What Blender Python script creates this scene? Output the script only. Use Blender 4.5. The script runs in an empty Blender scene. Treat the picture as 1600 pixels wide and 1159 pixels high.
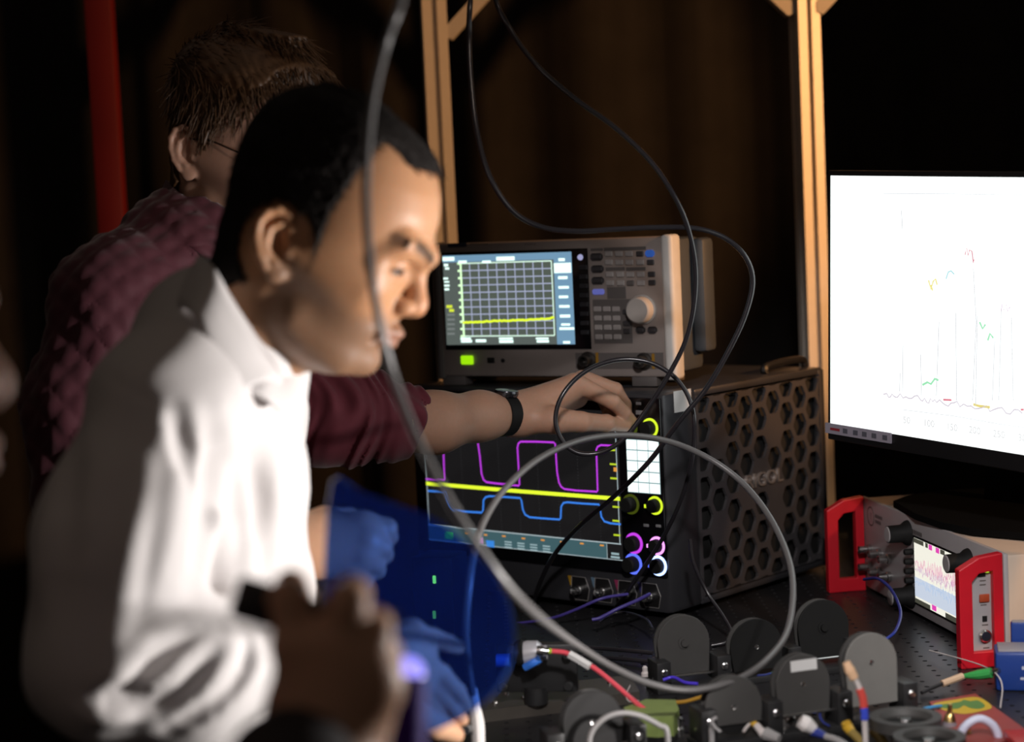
import bpy, bmesh, math, random
import numpy as np
from mathutils import Vector, Matrix

random.seed(7)
rng = np.random.default_rng(7)
COL = bpy.context.scene.collection
R = math.radians
TZ = 0.85                                   # height of the optical table's top

# ------------------------------------------------------------------ camera
FPX = 3000.0
CAM = Vector((0, 0, 1.44))
_p, _r = R(4.9), R(2.6)
_fw = Vector((0, math.cos(_p), -math.sin(_p)))
_u0 = Vector((0, math.sin(_p), math.cos(_p)))
_x = Vector((1, 0, 0))
_rt = _x * math.cos(_r) - _u0 * math.sin(_r)
_up = _x * math.sin(_r) + _u0 * math.cos(_r)
cd = bpy.data.cameras.new('camera')
cam = bpy.data.objects.new('camera', cd)
COL.objects.link(cam)
cam.matrix_world = Matrix(((_rt.x, _up.x, -_fw.x, CAM.x), (_rt.y, _up.y, -_fw.y, CAM.y), (_rt.z, _up.z, -_fw.z, CAM.z), (0, 0, 0, 1)))
cd.sensor_width = 36.0
cd.lens = FPX * 36.0 / 1600.0
cd.clip_start = 0.05
cd.dof.use_dof = True
cd.dof.focus_distance = 2.5
cd.dof.aperture_fstop = 3.2
sc = bpy.context.scene
sc.camera = cam
sc.view_settings.view_transform = 'Standard'
sc.view_settings.look = 'None'
sc.view_settings.gamma = 1.0
sc.view_settings.use_curve_mapping = False
sc.view_settings.exposure = 0.0
sc.cycles.use_denoising = True
sc.cycles.max_bounces = 6
sc.cycles.transparent_max_bounces = 12
sc.cycles.caustics_reflective = False
sc.cycles.caustics_refractive = False
sc.cycles.sample_clamp_indirect = 4.0

# ------------------------------------------------------------------ world and lamps
wd = bpy.data.worlds.new('dark_room')
sc.world = wd
wd.use_nodes = True
wd.node_tree.nodes['Background'].inputs['Color'].default_value = (1.0, 0.80, 0.66, 1)
wd.node_tree.nodes['Background'].inputs['Strength'].default_value = 0.055


def lamp(name, kind, loc, target, energy, color, **kw):
    l = bpy.data.lights.new(name, kind)
    l.energy = energy
    l.color = color
    for k, v in kw.items():
        setattr(l, k, v)
    o = bpy.data.objects.new(name, l)
    COL.objects.link(o)
    o.location = loc
    o.rotation_euler = (Vector(target) - Vector(loc)).to_track_quat('-Z', 'Y').to_euler()
    return o


# torch-like work lamp out of frame on the right, low over the table, aimed at the man in white
lamp('work_lamp', 'SPOT', (0.70, 1.59, 1.07), (-0.28, 1.60, 1.17), 68, (1.0, 0.94, 0.90), spot_size=R(96), spot_blend=0.95, shadow_soft_size=0.03)
# warm tungsten lamp far right on the posts, plus an added warm fill on the controller's lid
lamp('warm_lamp', 'SPOT', (2.05, 2.00, 1.90), (0.12, 3.25, 1.60), 165, (1.0, 0.48, 0.18), spot_size=R(38), spot_blend=0.35, shadow_soft_size=0.05)
lamp('lid_fill', 'SPOT', (1.45, 1.55, 1.75), (0.80, 2.50, 0.98), 34, (1.0, 0.55, 0.26), spot_size=R(30), spot_blend=0.5, shadow_soft_size=0.05)
# added narrow fill on the man behind, for his ear, cheek and vest
lamp('rear_man_fill', 'SPOT', (0.45, 1.25, 1.98), (-0.27, 2.32, 1.55), 8.5, (1.0, 0.80, 0.68), spot_size=R(25), spot_blend=0.6, shadow_soft_size=0.05)
# small spot over the front corner of the bench
lamp('table_spot', 'SPOT', (0.80, 1.30, 1.80), (0.46, 2.22, 0.88), 26, (1.0, 0.97, 0.94), spot_size=R(19), spot_blend=0.8, shadow_soft_size=0.04)
# added white fill above the camera, brightening the controller panel, paddles and bench
lamp('bench_fill', 'SPOT', (0.15, 0.50, 2.10), (0.36, 2.40, 1.00), 100, (1.0, 0.95, 0.94), spot_size=R(33), spot_blend=0.8, shadow_soft_size=0.06)


def ray(px, py):
    return _fw + _rt * ((px - 800.0) / FPX) + _up * ((579.5 - py) / FPX)


def at(px, py, d):
    """the point at distance d (along the view axis) that the photograph shows at (px, py)"""
    return CAM + ray(px, py) * d


def on_z(px, py, z=TZ):
    d = ray(px, py)
    return CAM + d * ((z - CAM.z) / d.z)


def pxy(v):
    q = Vector(v) - CAM
    d = q.dot(_fw)
    return 800 + FPX * q.dot(_rt) / d, 579.5 - FPX * q.dot(_up) / d, d


# ------------------------------------------------------------------ materials
MATS = {}


def srgb(r, g, b):
    def f(c):
        c /= 255.0
        return c / 12.92 if c <= 0.04045 else ((c + 0.055) / 1.055) ** 2.4
    return (f(r), f(g), f(b), 1.0)


def mat(name, col, rough=0.5, metal=0.0, noise=0.12, scale=40.0, bump=0.0, bscale=300.0, spec=0.5, coat=0.0, attr=None, sss=0.0, sheen=0.0):
    if name in MATS:
        return MATS[name]
    m = bpy.data.materials.new(name)
    m.use_nodes = True
    nt = m.node_tree
    b = nt.nodes['Principled BSDF']
    tc = nt.nodes.new('ShaderNodeTexCoord')
    nz = nt.nodes.new('ShaderNodeTexNoise')
    nz.inputs['Scale'].default_value = scale
    nz.inputs['Detail'].default_value = 4
    nt.links.new(tc.outputs['Object'], nz.inputs['Vector'])
    mr = nt.nodes.new('ShaderNodeMapRange')
    mr.inputs['To Min'].default_value = 1 - noise
    mr.inputs['To Max'].default_value = 1 + noise
    nt.links.new(nz.outputs['Fac'], mr.inputs['Value'])
    vm = nt.nodes.new('ShaderNodeVectorMath')
    vm.operation = 'SCALE'
    if attr:
        at_ = nt.nodes.new('ShaderNodeAttribute')
        at_.attribute_name = attr
        nt.links.new(at_.outputs['Color'], vm.inputs[0])
    else:
        vm.inputs[0].default_value = col[:3]
    nt.links.new(mr.outputs['Result'], vm.inputs['Scale'])
    nt.links.new(vm.outputs['Vector'], b.inputs['Base Color'])
    b.inputs['Roughness'].default_value = rough
    b.inputs['Metallic'].default_value = metal
    b.inputs['Specular IOR Level'].default_value = spec
    b.inputs['Coat Weight'].default_value = coat
    if sss:
        b.inputs['Subsurface Weight'].default_value = sss
        b.inputs['Subsurface Radius'].default_value = (1.0, 0.35, 0.2)
        b.inputs['Subsurface Scale'].default_value = 0.006
    if sheen:
        b.inputs['Sheen Weight'].default_value = sheen
        b.inputs['Sheen Roughness'].default_value = 0.4
    if bump:
        n2 = nt.nodes.new('ShaderNodeTexNoise')
        n2.inputs['Scale'].default_value = bscale
        n2.inputs['Detail'].default_value = 3
        nt.links.new(tc.outputs['Object'], n2.inputs['Vector'])
        bp = nt.nodes.new('ShaderNodeBump')
        bp.inputs['Strength'].default_value = bump
        bp.inputs['Distance'].default_value = 0.001
        nt.links.new(n2.outputs['Fac'], bp.inputs['Height'])
        nt.links.new(bp.outputs['Normal'], b.inputs['Normal'])
    MATS[name] = m
    return m


def glow(name, col, strength=1.0):
    """something that gives off light: a screen, an LED"""
    if name in MATS:
        return MATS[name]
    m = bpy.data.materials.new(name)
    m.use_nodes = True
    b = m.node_tree.nodes['Principled BSDF']
    b.inputs['Base Color'].default_value = (0.01, 0.01, 0.01, 1)
    b.inputs['Roughness'].default_value = 0.25
    b.inputs['Emission Color'].default_value = col
    b.inputs['Emission Strength'].default_value = strength
    MATS[name] = m
    return m


def tinted(name, tint, diffuse, mix=0.2, rough=0.08):
    """clear coloured plastic: tinted transparency with a little body colour and gloss"""
    m = bpy.data.materials.new(name)
    m.use_nodes = True
    nt = m.node_tree
    nt.nodes.remove(nt.nodes['Principled BSDF'])
    out = nt.nodes['Material Output']
    tr = nt.nodes.new('ShaderNodeBsdfTransparent')
    tr.inputs['Color'].default_value = tint
    df = nt.nodes.new('ShaderNodeBsdfTranslucent')
    df.inputs['Color'].default_value = diffuse
    d2 = nt.nodes.new('ShaderNodeBsdfDiffuse')
    d2.inputs['Color'].default_value = diffuse
    gl = nt.nodes.new('ShaderNodeBsdfGlossy')
    gl.inputs['Roughness'].default_value = rough
    a = nt.nodes.new('ShaderNodeMixShader')
    b = nt.nodes.new('ShaderNodeMixShader')
    c = nt.nodes.new('ShaderNodeMixShader')
    fr = nt.nodes.new('ShaderNodeFresnel')
    fr.inputs['IOR'].default_value = 1.45
    b.inputs['Fac'].default_value = 0.5
    nt.links.new(df.outputs[0], b.inputs[1])
    nt.links.new(d2.outputs[0], b.inputs[2])
    a.inputs['Fac'].default_value = mix
    nt.links.new(tr.outputs[0], a.inputs[1])
    nt.links.new(b.outputs[0], a.inputs[2])
    nt.links.new(fr.outputs[0], c.inputs['Fac'])
    nt.links.new(a.outputs[0], c.inputs[1])
    nt.links.new(gl.outputs[0], c.inputs[2])
    nt.links.new(c.outputs[0], out.inputs['Surface'])
    MATS[name] = m
    return m


# ------------------------------------------------------------------ mesh building
def catmull(pts, n=8, closed=False):
    P = [Vector(p) for p in pts]
    if len(P) < 3:
        return P
    out = []
    m = len(P)
    for i in range(m if closed else m - 1):
        if closed:
            a, b, c, d = P[(i - 1) % m], P[i], P[(i + 1) % m], P[(i + 2) % m]
        else:
            a = P[i - 1] if i else P[0] * 2 - P[1]
            b, c = P[i], P[i + 1]
            d = P[i + 2] if i + 2 < m else P[-1] * 2 - P[-2]
        # centripetal-like: plain Catmull-Rom is smooth enough for evenly picked points
        for k in range(n):
            t = k / n
            out.append(0.5 * ((2 * b) + (c - a) * t + (2 * a - 5 * b + 4 * c - d) * t * t + (3 * b - a - 3 * c + d) * t ** 3))
    if not closed:
        out.append(P[-1])
    return out


class MB:
    def __init__(s):
        s.v, s.f, s.m = [], [], []

    def add(s, vs, fs, m=0):
        o = len(s.v)
        s.v.extend([tuple(v) for v in vs])
        for f in fs:
            s.f.append([i + o for i in f])
            s.m.append(m)
        return s

    def bm(s, b, M=None, m=0):
        if M is not None:
            b.transform(M)
        b.verts.index_update()
        s.add([v.co for v in b.verts], [[v.index for v in f.verts] for f in b.faces], m)
        b.free()
        return s

    def box(s, c, size, bev=0.0, M=None, m=0, seg=2):
        b = bmesh.new()
        bmesh.ops.create_cube(b, size=1.0)
        for v in b.verts:
            v.co = Vector((v.co.x * size[0], v.co.y * size[1], v.co.z * size[2])) + Vector(c)
        if bev > 0:
            bmesh.ops.bevel(b, geom=list(b.edges), offset=bev, segments=seg, affect='EDGES', profile=0.5)
        return s.bm(b, M, m)

    def box2(s, lo, hi, bev=0.0, M=None, m=0, seg=2):
        lo, hi = Vector(lo), Vector(hi)
        return s.box((lo + hi) / 2, [abs(hi[i] - lo[i]) for i in range(3)], bev, M, m, seg)

    def cyl(s, a, b, r0, r1=None, n=16, m=0, bev=0.0):
        a, b = Vector(a), Vector(b)
        r1 = r0 if r1 is None else r1
        L = (b - a).length
        if bev:
            prof = [(0, 0), (r0 - bev, 0), (r0, bev), (r1, L - bev), (r1 - bev, L), (0, L)]
        else:
            prof = [(0, 0), (r0, 0), (r1, L), (0, L)]
        return s.lathe(prof, a, b - a, n, m)

    def lathe(s, prof, o, axis, n=24, m=0):
        o = Vector(o)
        ax = Vector(axis).normalized()
        t = ax.orthogonal().normalized()
        w = ax.cross(t)
        vs, fs, rows = [], [], []
        for (r, z) in prof:
            if r <= 1e-9:
                rows.append([len(vs)])
                vs.append(o + ax * z)
            else:
                rows.append(list(range(len(vs), len(vs) + n)))
                for k in range(n):
                    a = 2 * math.pi * k / n
                    vs.append(o + ax * z + (t * math.cos(a) + w * math.sin(a)) * r)
        for A, B in zip(rows, rows[1:]):
            for k in range(n):
                k2 = (k + 1) % n
                if len(A) == 1 and len(B) == 1:
                    continue
                if len(A) == 1:
                    fs.append([A[0], B[k2], B[k]])
                elif len(B) == 1:
                    fs.append([A[k], A[k2], B[0]])
                else:
                    fs.append([A[k], A[k2], B[k2], B[k]])
        return s.add(vs, fs, m)

    def tube(s, pts, r, n=8, sub=8, m=0, closed=False, smooth=True):
        P = catmull(pts, sub, closed) if smooth else [Vector(p) for p in pts]
        rr = r if isinstance(r, (list, tuple)) else None
        N = len(P)
        t0 = (P[1] - P[0]).normalized()
        nrm = t0.orthogonal().normalized()
        vs, fs = [], []
        for i, p in enumerate(P):
            t = ((P[(i + 1) % N] - P[i - 1]) if closed else (P[min(i + 1, N - 1)] - P[max(i - 1, 0)])).normalized()
            nrm = (nrm - t * nrm.dot(t)).normalized()
            bi = t.cross(nrm)
            rad = r if rr is None else np.interp(i / max(N - 1, 1), np.linspace(0, 1, len(rr)), rr)
            for k in range(n):
                a = 2 * math.pi * k / n
                vs.append(p + (nrm * math.cos(a) + bi * math.sin(a)) * rad)
        for i in range(N if closed else N - 1):
            j = (i + 1) % N
            for k in range(n):
                k2 = (k + 1) % n
                fs.append([i * n + k, i * n + k2, j * n + k2, j * n + k])
        if not closed:
            fs.append(list(range(n))[::-1])
            fs.append([(N - 1) * n + k for k in range(n)])
        return s.add(vs, fs, m)

    def prism(s, poly, d0, d1, O=(0, 0, 0), U=(1, 0, 0), V=(0, 0, 1), m=0):
        """extrude a 2D polygon (in U, V) along -UxV ... from depth d0 to d1 along N = V x U"""
        O, U, V = Vector(O), Vector(U), Vector(V)
        N = V.cross(U)
        n = len(poly)
        ar = sum(poly[i][0] * poly[(i + 1) % n][1] - poly[(i + 1) % n][0] * poly[i][1] for i in range(n))
        if ar < 0:
            poly = poly[::-1]
        vs = [O + U * a + V * b + N * d0 for a, b in poly] + [O + U * a + V * b + N * d1 for a, b in poly]
        fs = [list(range(n)), list(range(2 * n - 1, n - 1, -1))]
        for i in range(n):
            j = (i + 1) % n
            fs.append([i, n + i, n + j, j])
        return s.add(vs, fs, m)

    def build(s, name, mats, parent=None, smooth=35, M=None):
        me = bpy.data.meshes.new(name)
        me.from_pydata(s.v, [], s.f)
        for k in (mats if isinstance(mats, (list, tuple)) else [mats]):
            me.materials.append(k)
        if len(me.materials) > 1:
            me.polygons.foreach_set('material_index', s.m)
        b = bmesh.new()
        b.from_mesh(me)
        bmesh.ops.recalc_face_normals(b, faces=b.faces)
        b.to_mesh(me)
        b.free()
        if smooth:
            me.shade_smooth()
            me.set_sharp_from_angle(angle=R(smooth))
        me.update()
        return link(name, me, parent, M)


def pieces(mb, name, mtl, parent):
    """each loose quad of a flat print becomes a part of its own"""
    for f in mb.f:
        MB().add([mb.v[i] for i in f], [list(range(len(f)))]).build(name, mtl, parent, smooth=0)


def link(name, me, parent=None, M=None):
    o = bpy.data.objects.new(name, me)
    COL.objects.link(o)
    if parent is not None:
        o.parent = parent
    if M is not None:
        o.matrix_local = M
    return o


def thing(name, label, cat, M=None, group=None):
    o = bpy.data.objects.new(name, None)
    o.empty_display_size = 0.05
    COL.objects.link(o)
    if M is not None:
        o.matrix_world = M
    return tag(o, label, cat, group)


def tag(o, label, cat, group=None):
    o['label'] = label
    o['category'] = cat
    if group:
        o['group'] = group
    return o


def structure(o):
    o['kind'] = 'structure'
    return o


def stuff(o):
    o['kind'] = 'stuff'
    return o


def same(o, name, parent, M):
    c = o.copy()
    COL.objects.link(c)
    c.parent = parent
    c.matrix_local = M
    return c


def text_mesh(s, size, depth=0.0004):
    cu = bpy.data.curves.new('lettering', 'FONT')
    cu.body = s
    cu.size = size
    cu.extrude = depth
    cu.resolution_u = 3
    ob = bpy.data.objects.new('lettering', cu)
    COL.objects.link(ob)
    dg = bpy.context.evaluated_depsgraph_get()
    me = bpy.data.meshes.new_from_object(ob.evaluated_get(dg))
    bpy.data.objects.remove(ob)
    bpy.data.curves.remove(cu)
    return me


def text(s, size, mtl, parent, O, U, V, name='lettering', depth=0.0004):
    """flat print: O lower left corner, U reading direction, V up"""
    me = text_mesh(s, size, depth)
    me.materials.clear()
    me.materials.append(mtl)
    U, V = Vector(U).normalized(), Vector(V).normalized()
    N = U.cross(V)
    M = Matrix(((U.x, V.x, N.x, O[0]), (U.y, V.y, N.y, O[1]), (U.z, V.z, N.z, O[2]), (0, 0, 0, 1)))
    return link(name, me, parent, M)


class Frame:
    """a box-like device: x to its right, y into it, z up; the photograph's pixels land on its local planes"""
    def __init__(s, origin, yaw, tilt=0.0, roll=0.0):
        s.M = Matrix.Translation(Vector(origin)) @ Matrix.Rotation(-R(yaw), 4, 'Z') @ Matrix.Rotation(R(tilt), 4, 'X') @ Matrix.Rotation(R(roll), 4, 'Y')
        s.I = s.M.inverted()

    def f(s, px, py, y=0.0):
        o = s.I @ CAM
        d = s.I.to_3x3() @ ray(px, py)
        q = o + d * ((y - o.y) / d.y)
        return q.x, q.z

    def sx(s, px, py, x=0.0):
        o = s.I @ CAM
        d = s.I.to_3x3() @ ray(px, py)
        q = o + d * ((x - o.x) / d.x)
        return q.y, q.z

    def p(s, x, y, z):
        return pxy(s.M @ Vector((x, y, z)))


def ribbon(mb, pts, w, y, m=0):
    """a flat line of width w in the local xz plane at depth y"""
    P = [Vector((a, 0, b)) for a, b in pts]
    L = []
    for i, p in enumerate(P):
        t = (P[min(i + 1, len(P) - 1)] - P[max(i - 1, 0)]).normalized()
        n = Vector((-t.z, 0, t.x)) * (w / 2)
        L.append((p + n, p - n))
    vs = []
    for a, b in L:
        vs += [(a.x, y, a.z), (b.x, y, b.z)]
    mb.add(vs, [[2 * i, 2 * i + 1, 2 * i + 3, 2 * i + 2] for i in range(len(P) - 1)], m)


def rect(mb, x0, z0, x1, z1, y, m=0):
    mb.add([(x0, y, z0), (x1, y, z0), (x1, y, z1), (x0, y, z1)], [[0, 1, 2, 3]], m)
# ------------------------------------------------------------------ shared materials
BLACK = mat('black_plastic', srgb(22, 21, 22), 0.45, noise=0.2)
BLACKM = mat('black_anodised', (0.022, 0.022, 0.023, 1), 0.42, 0.0, noise=0.25, bump=0.05)
BLACKG = mat('black_glass', (0.004, 0.004, 0.005, 1), 0.12)
RUBBER = mat('black_rubber', (0.010, 0.010, 0.010, 1), 0.65, spec=0.2)
STEEL = mat('bright_steel', (0.62, 0.62, 0.62, 1), 0.25, 1.0, noise=0.1)
BRASS = mat('brass', (0.72, 0.50, 0.20, 1), 0.3, 1.0)
WHITE = mat('white_paper', (0.75, 0.75, 0.74, 1), 0.6)

# ------------------------------------------------------------------ the room
FLOORM = mat('dark_floor', (0.03, 0.028, 0.026, 1), 0.5, noise=0.3, scale=6)
WALLM = mat('black_wall_paint', (0.02, 0.018, 0.016, 1), 0.85, noise=0.3, scale=5)
structure(MB().box2((-3.2, -1.5, -0.1), (3.4, 4.6, 0)).build('floor', FLOORM))
structure(MB().box2((-3.2, 4.4, 0), (3.4, 4.6, 3.0)).build('wall_back', WALLM))
structure(MB().box2((-3.4, -1.5, 0), (-3.2, 4.6, 3.0)).build('wall_left', WALLM))
structure(MB().box2((3.4, -1.5, 0), (3.6, 4.6, 3.0)).build('wall_right', WALLM))

# heavy blackout curtain hung behind the bench
CURT = mat('blackout_cloth', (0.021, 0.0185, 0.0175, 1), 0.9, noise=0.3, scale=14, bump=0.1, bscale=500, spec=0.1)
vs, fs = [], []
xs = np.linspace(-2.6, 3.0, 520)
zs = np.linspace(0.02, 2.7, 12)
ph = np.cumsum(rng.uniform(0.25, 1.0, xs.size)) * 0.085
for z in zs:
    for i, x in enumerate(xs):
        a = 0.020 * math.sin(6.28 * ph[i]) + 0.012 * math.sin(14.1 * x + 1.2 * z)
        vs.append((x, 3.82 + a * (1.0 - 0.12 * z), z))
n = xs.size
for j in range(len(zs) - 1):
    for i in range(n - 1):
        fs.append([j * n + i, j * n + i + 1, (j + 1) * n + i + 1, (j + 1) * n + i])
cu = MB().add(vs, fs).build('blackout_curtain', CURT, smooth=180)
cu.modifiers.new('thick', 'SOLIDIFY').thickness = 0.003
tag(cu, 'black floor length blackout curtain hanging in folds behind the bench', 'curtain')

# ------------------------------------------------------------------ optical table
TABM = mat('table_top_black', (0.016, 0.0155, 0.017, 1), 0.36, 0.0, noise=0.3, scale=25, bump=0.15, bscale=900)
TX0, TX1, TY0, TY1 = -0.10, 1.50, 1.56, 3.56
tab = thing('optical_table', 'long black optical table top drilled with a grid of small holes', 'table', Matrix.Translation((0.7, 2.5, 0)))
TM = tab.matrix_world.inverted()
pitch = 0.025
hx0, hx1, hy0, hy1 = TX0 + 0.0125, 1.2, 1.9, 3.4
nx, ny = int((hx1 - hx0) / pitch), int((hy1 - hy0) / pitch)
top = MB()
hexa = [(math.cos(math.pi / 8 + k * math.pi / 4), math.sin(math.pi / 8 + k * math.pi / 4)) for k in range(8)]
sq = [(1, 1), (-1, 1), (-1, -1), (1, -1)]
V, Fc = [], []
for i in range(nx):
    for j in range(ny):
        cx, cy = hx0 + (i + 0.5) * pitch, hy0 + (j + 0.5) * pitch
        o = len(V)
        h = pitch / 2
        V += [(cx + a * h, cy + b * h, TZ) for a, b in sq]
        V += [(cx + a * 0.0034, cy + b * 0.0034, TZ) for a, b in hexa]
        V += [(cx + a * 0.0030, cy + b * 0.0030, TZ - 0.012) for a, b in hexa]
        A = lambda k: o + 4 + k % 8
        B = lambda k: o + 12 + k % 8
        for c in range(4):
            k = 2 * c
            Fc += [[o + c, A(k + 1), A(k)], [o + c, o + (c + 1) % 4, A(k + 2), A(k + 1)]]
        for k in range(8):
            Fc.append([A(k), A(k + 1), B(k + 1), B(k)])
        Fc.append([B(k) for k in range(8)])
x1, y1 = hx0 + nx * pitch, hy0 + ny * pitch
top.add(V, Fc)
stuff(top.build('drilled_surface', TABM, tab, smooth=0, M=TM))
slab = MB()
for lo, hi in (((TX0, TY0), (hx0, TY1)), ((x1, TY0), (TX1, TY1)), ((hx0, TY0), (x1, hy0)), ((hx0, y1), (x1, TY1))):
    slab.box2((lo[0], lo[1], TZ - 0.02), (hi[0], hi[1], TZ))
slab.box2((TX0, TY0, TZ - 0.20), (TX1, TY1, TZ - 0.018))
slab.build('slab', TABM, tab, smooth=0, M=TM)
for lx, ly in ((0.05, 1.75), (1.3, 1.75), (0.05, 3.35), (1.3, 3.35)):
    MB().cyl((lx, ly, 0), (lx, ly, TZ - 0.2), 0.06, n=20).build('leg', BLACK, tab, M=TM)

# ------------------------------------------------------------------ aluminium frame over the bench
ALU = mat('aluminium_extrusion', (0.72, 0.66, 0.58, 1), 0.5, 0.35, noise=0.06, scale=60)


def extrusion(mb, a, b, w, face):
    """square slotted profile from a to b; face = unit vector pointing out of the slot shown"""
    a, b = Vector(a), Vector(b)
    ax = (b - a).normalized()
    f = Vector(face).normalized()
    s_ = ax.cross(f).normalized()
    h, g, dp = w / 2, w * 0.10, w * 0.22
    poly = [(-h, -h), (-g, -h), (-g, -h + dp), (g, -h + dp), (g, -h), (h, -h), (h, -g), (h - dp, -g), (h - dp, g), (h, g), (h, h), (g, h), (g, h - dp), (-g, h - dp), (-g, h), (-h, h), (-h, g), (-h + dp, g), (-h + dp, -g), (-h, -g)]
    vs = [a + s_ * p + f * q for p, q in poly] + [b + s_ * p + f * q for p, q in poly]
    k = len(poly)
    mb.add(vs, [[i, (i + 1) % k, k + (i + 1) % k, k + i] for i in range(k)] + [list(range(k)), list(range(k, 2 * k))[::-1]])


def post(px, py, d, w, label, braces):
    b = at(px, py, d)
    t = thing('frame_post', label, 'post', Matrix.Translation((b.x, b.y, TZ)), 'slotted frame posts')
    I = t.matrix_world.inverted()
    m = MB()
    fdir = (0.28 if b.x > 0.3 else 0.12, -1, 0)
    extrusion(m, (b.x, b.y, TZ + 0.008), (b.x, b.y, 1.96), w, fdir)
    m.build('profile', ALU, t, smooth=0, M=I)
    MB().box2((b.x - w, b.y - w * 0.9, TZ), (b.x + w, b.y + w * 0.9, TZ + 0.008)).build('foot_plate', BLACKM, t, M=I)
    for sx in braces:
        q = MB()
        zb = at(px, 60 if b.x < 0.3 else 22, d).z
        L = 1.962 - zb
        x0 = b.x + sx * w * 0.45
        q.prism([(0, 0), (0.012, -0.004), (L + 0.012, L - 0.004), (L, L + 0.016), (0.0, 0.016)], -0.017, 0.017, O=(x0, b.y, zb), U=(sx, 0, 0), V=(0, 0, 1))
        q.build('corner_brace', ALU, t, smooth=0, M=I)
    return b


pl = post(681, 100, 3.30, 0.042, 'left slotted aluminium post behind the two men heads', (1,))
pr = post(1261, 160, 3.26, 0.040, 'right slotted aluminium post between black case and white monitor', (-1, 1))
bm_ = MB()
extrusion(bm_, (pl.x - 0.3, pl.y - 0.0, 1.98), (1.45, pr.y, 1.98), 0.04, (0, -1, 0))
tag(bm_.build('frame_beam', ALU, smooth=0), 'horizontal aluminium beam joining the two slotted posts overhead', 'beam')
REDP = mat('red_paint', (0.15, 0.003, 0.0025, 1), 0.55, noise=0.2, scale=8)
rp = at(166, 180, 3.45)
tag(MB().box2((rp.x - 0.024, rp.y - 0.02, 0), (rp.x + 0.024, rp.y + 0.02, 2.6), 0.003).build('red_post', REDP), 'tall narrow red post standing in the dark at far left', 'post')

# ================================================================== oscilloscope
SO = on_z(1049, 961, TZ + 0.01)
S = Frame(SO, 41)
SW, SH, SD = 0.487, 0.311, 0.418
scope = thing('oscilloscope', 'big black oscilloscope with square waves on screen and honeycomb vented side', 'oscilloscope', S.M)
CASE = mat('charcoal_case', (0.048, 0.048, 0.054, 1), 0.38, 0.3, noise=0.12, scale=30, bump=0.08, bscale=1200)
VOID = mat('vent_interior', (0.006, 0.006, 0.006, 1), 0.8)
MB().box2((-SW, 0.0, 0), (0, 0.078, SH), 0.007).build('front_frame', CASE, scope)
b = MB()
b.box2((-SW + 0.012, 0.07, 0.006), (-0.014, SD, SH - 0.010), 0.004)
b.build('chassis', VOID, scope)
b = MB()
b.box2((-SW + 0.004, 0.078, SH - 0.012), (-0.002, SD, SH - 0.001), 0.003)
b.box2((-SW + 0.004, 0.078, 0.000), (-0.002, SD, 0.010), 0.003)
b.box2((-0.012, SD - 0.012, 0.0), (-0.001, SD + 0.004, SH - 0.004), 0.002)
b.build('case_rails', CASE, scope)
b = MB()
b.tube([(-0.03, 0.30, SH), (-0.03, 0.31, SH + 0.010), (-0.03, 0.40, SH + 0.012), (-0.03, 0.415, SH)], 0.006, 8)
b.build('carry_handle', BLACK, scope)
for fx in (-0.45, -0.04):
    for fy in (0.05, 0.36):
        MB().cyl((fx, fy, -0.0098), (fx, fy, 0.004), 0.013, n=14).build('rubber_foot', RUBBER, scope)
# front glass
MB().box2((-SW + 0.006, -0.003, 0.052), (-0.004, 0.004, SH - 0.006), 0.0015).build('front_glass', BLACKG, scope)
gx0, gz0 = S.f(677, 838)
gx1, gz1 = S.f(977, 874)
dx0, dx1, dz0, dz1 = -0.4575, -0.0785, 0.0715, 0.2850
d = MB()
rect(d, dx0, dz0, dx1, dz1, -0.0036)
d.build('display', glow('scope_black', srgb(24, 23, 24), 1.0), scope)
strip = MB()
sz1 = S.f(970, 850)[1]
rect(strip, dx0, dz0, dx1 - 0.028, sz1, -0.0040)
strip.build('status_strip', glow('scope_teal', srgb(62, 92, 98), 1.0), scope)
bl = MB()
ribbon(bl, [(dx0, sz1 + .001), (dx1 - 0.002, sz1 + .001)], 0.0016, -0.0044)
ribbon(bl, [(dx1 - 0.004, sz1), (dx1 - 0.004, dz1)], 0.0014, -0.0044)
ribbon(bl, [(dx0 + 0.002, sz1), (dx0 + 0.002, dz1)], 0.0012, -0.0044)
ribbon(bl, [(dx0, dz0), (dx1, dz0)], 0.0010, -0.0044)
ribbon(bl, [(dx1 - 0.028, dz0), (dx1 - 0.028, sz1)], 0.0008, -0.0044)
bl.build('screen_border', glow('scope_pale', srgb(170, 185, 190), 1.0), scope)
Z5 = lambda x, y: (640 + x / 3.409, 640 + y / 3.409)
dash = MB()
for k in range(6):
    px, py = Z5(532 + 68 * (k - 0.0), 705 + 7.5 * k)
    if k < 4:
        fx, fz = S.f(px, py)
        for q in range(3):
            rect(dash, fx - 0.006, fz - 0.004 * q, fx + 0.008, fz - 0.004 * q + 0.002, -0.0044)
fx, fz = S.f(*Z5(1105, 770))
rect(dash, fx - 0.007, fz, fx + 0.007, fz + 0.003, -0.0044)
rect(dash, fx - 0.008, fz - 0.005, fx + 0.008, fz - 0.002, -0.0044)
pieces(dash, 'readout_text', glow('scope_text', srgb(150, 175, 180), 1.0), scope)
for (px, py, c, nm) in ((220, 665, srgb(70, 200, 90), 'green'), (440, 708, srgb(60, 140, 230), 'azure'), (380, 690, srgb(190, 130, 190), 'mauve')):
    fx, fz = S.f(*Z5(px, py))
    m = MB()
    rect(m, fx - 0.008, fz - 0.006, fx + 0.008, fz + 0.004, -0.0046)
    m.build('channel_tag', glow('tag_' + nm, c, 0.9), scope)


def trace(name, pts, w, mtl, y=-0.0046, n=4):
    m = MB()
    P = [S.f(*Z5(*q)) for q in pts]
    ribbon(m, P, w, y)
    return m.build(name, mtl, scope)


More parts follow.
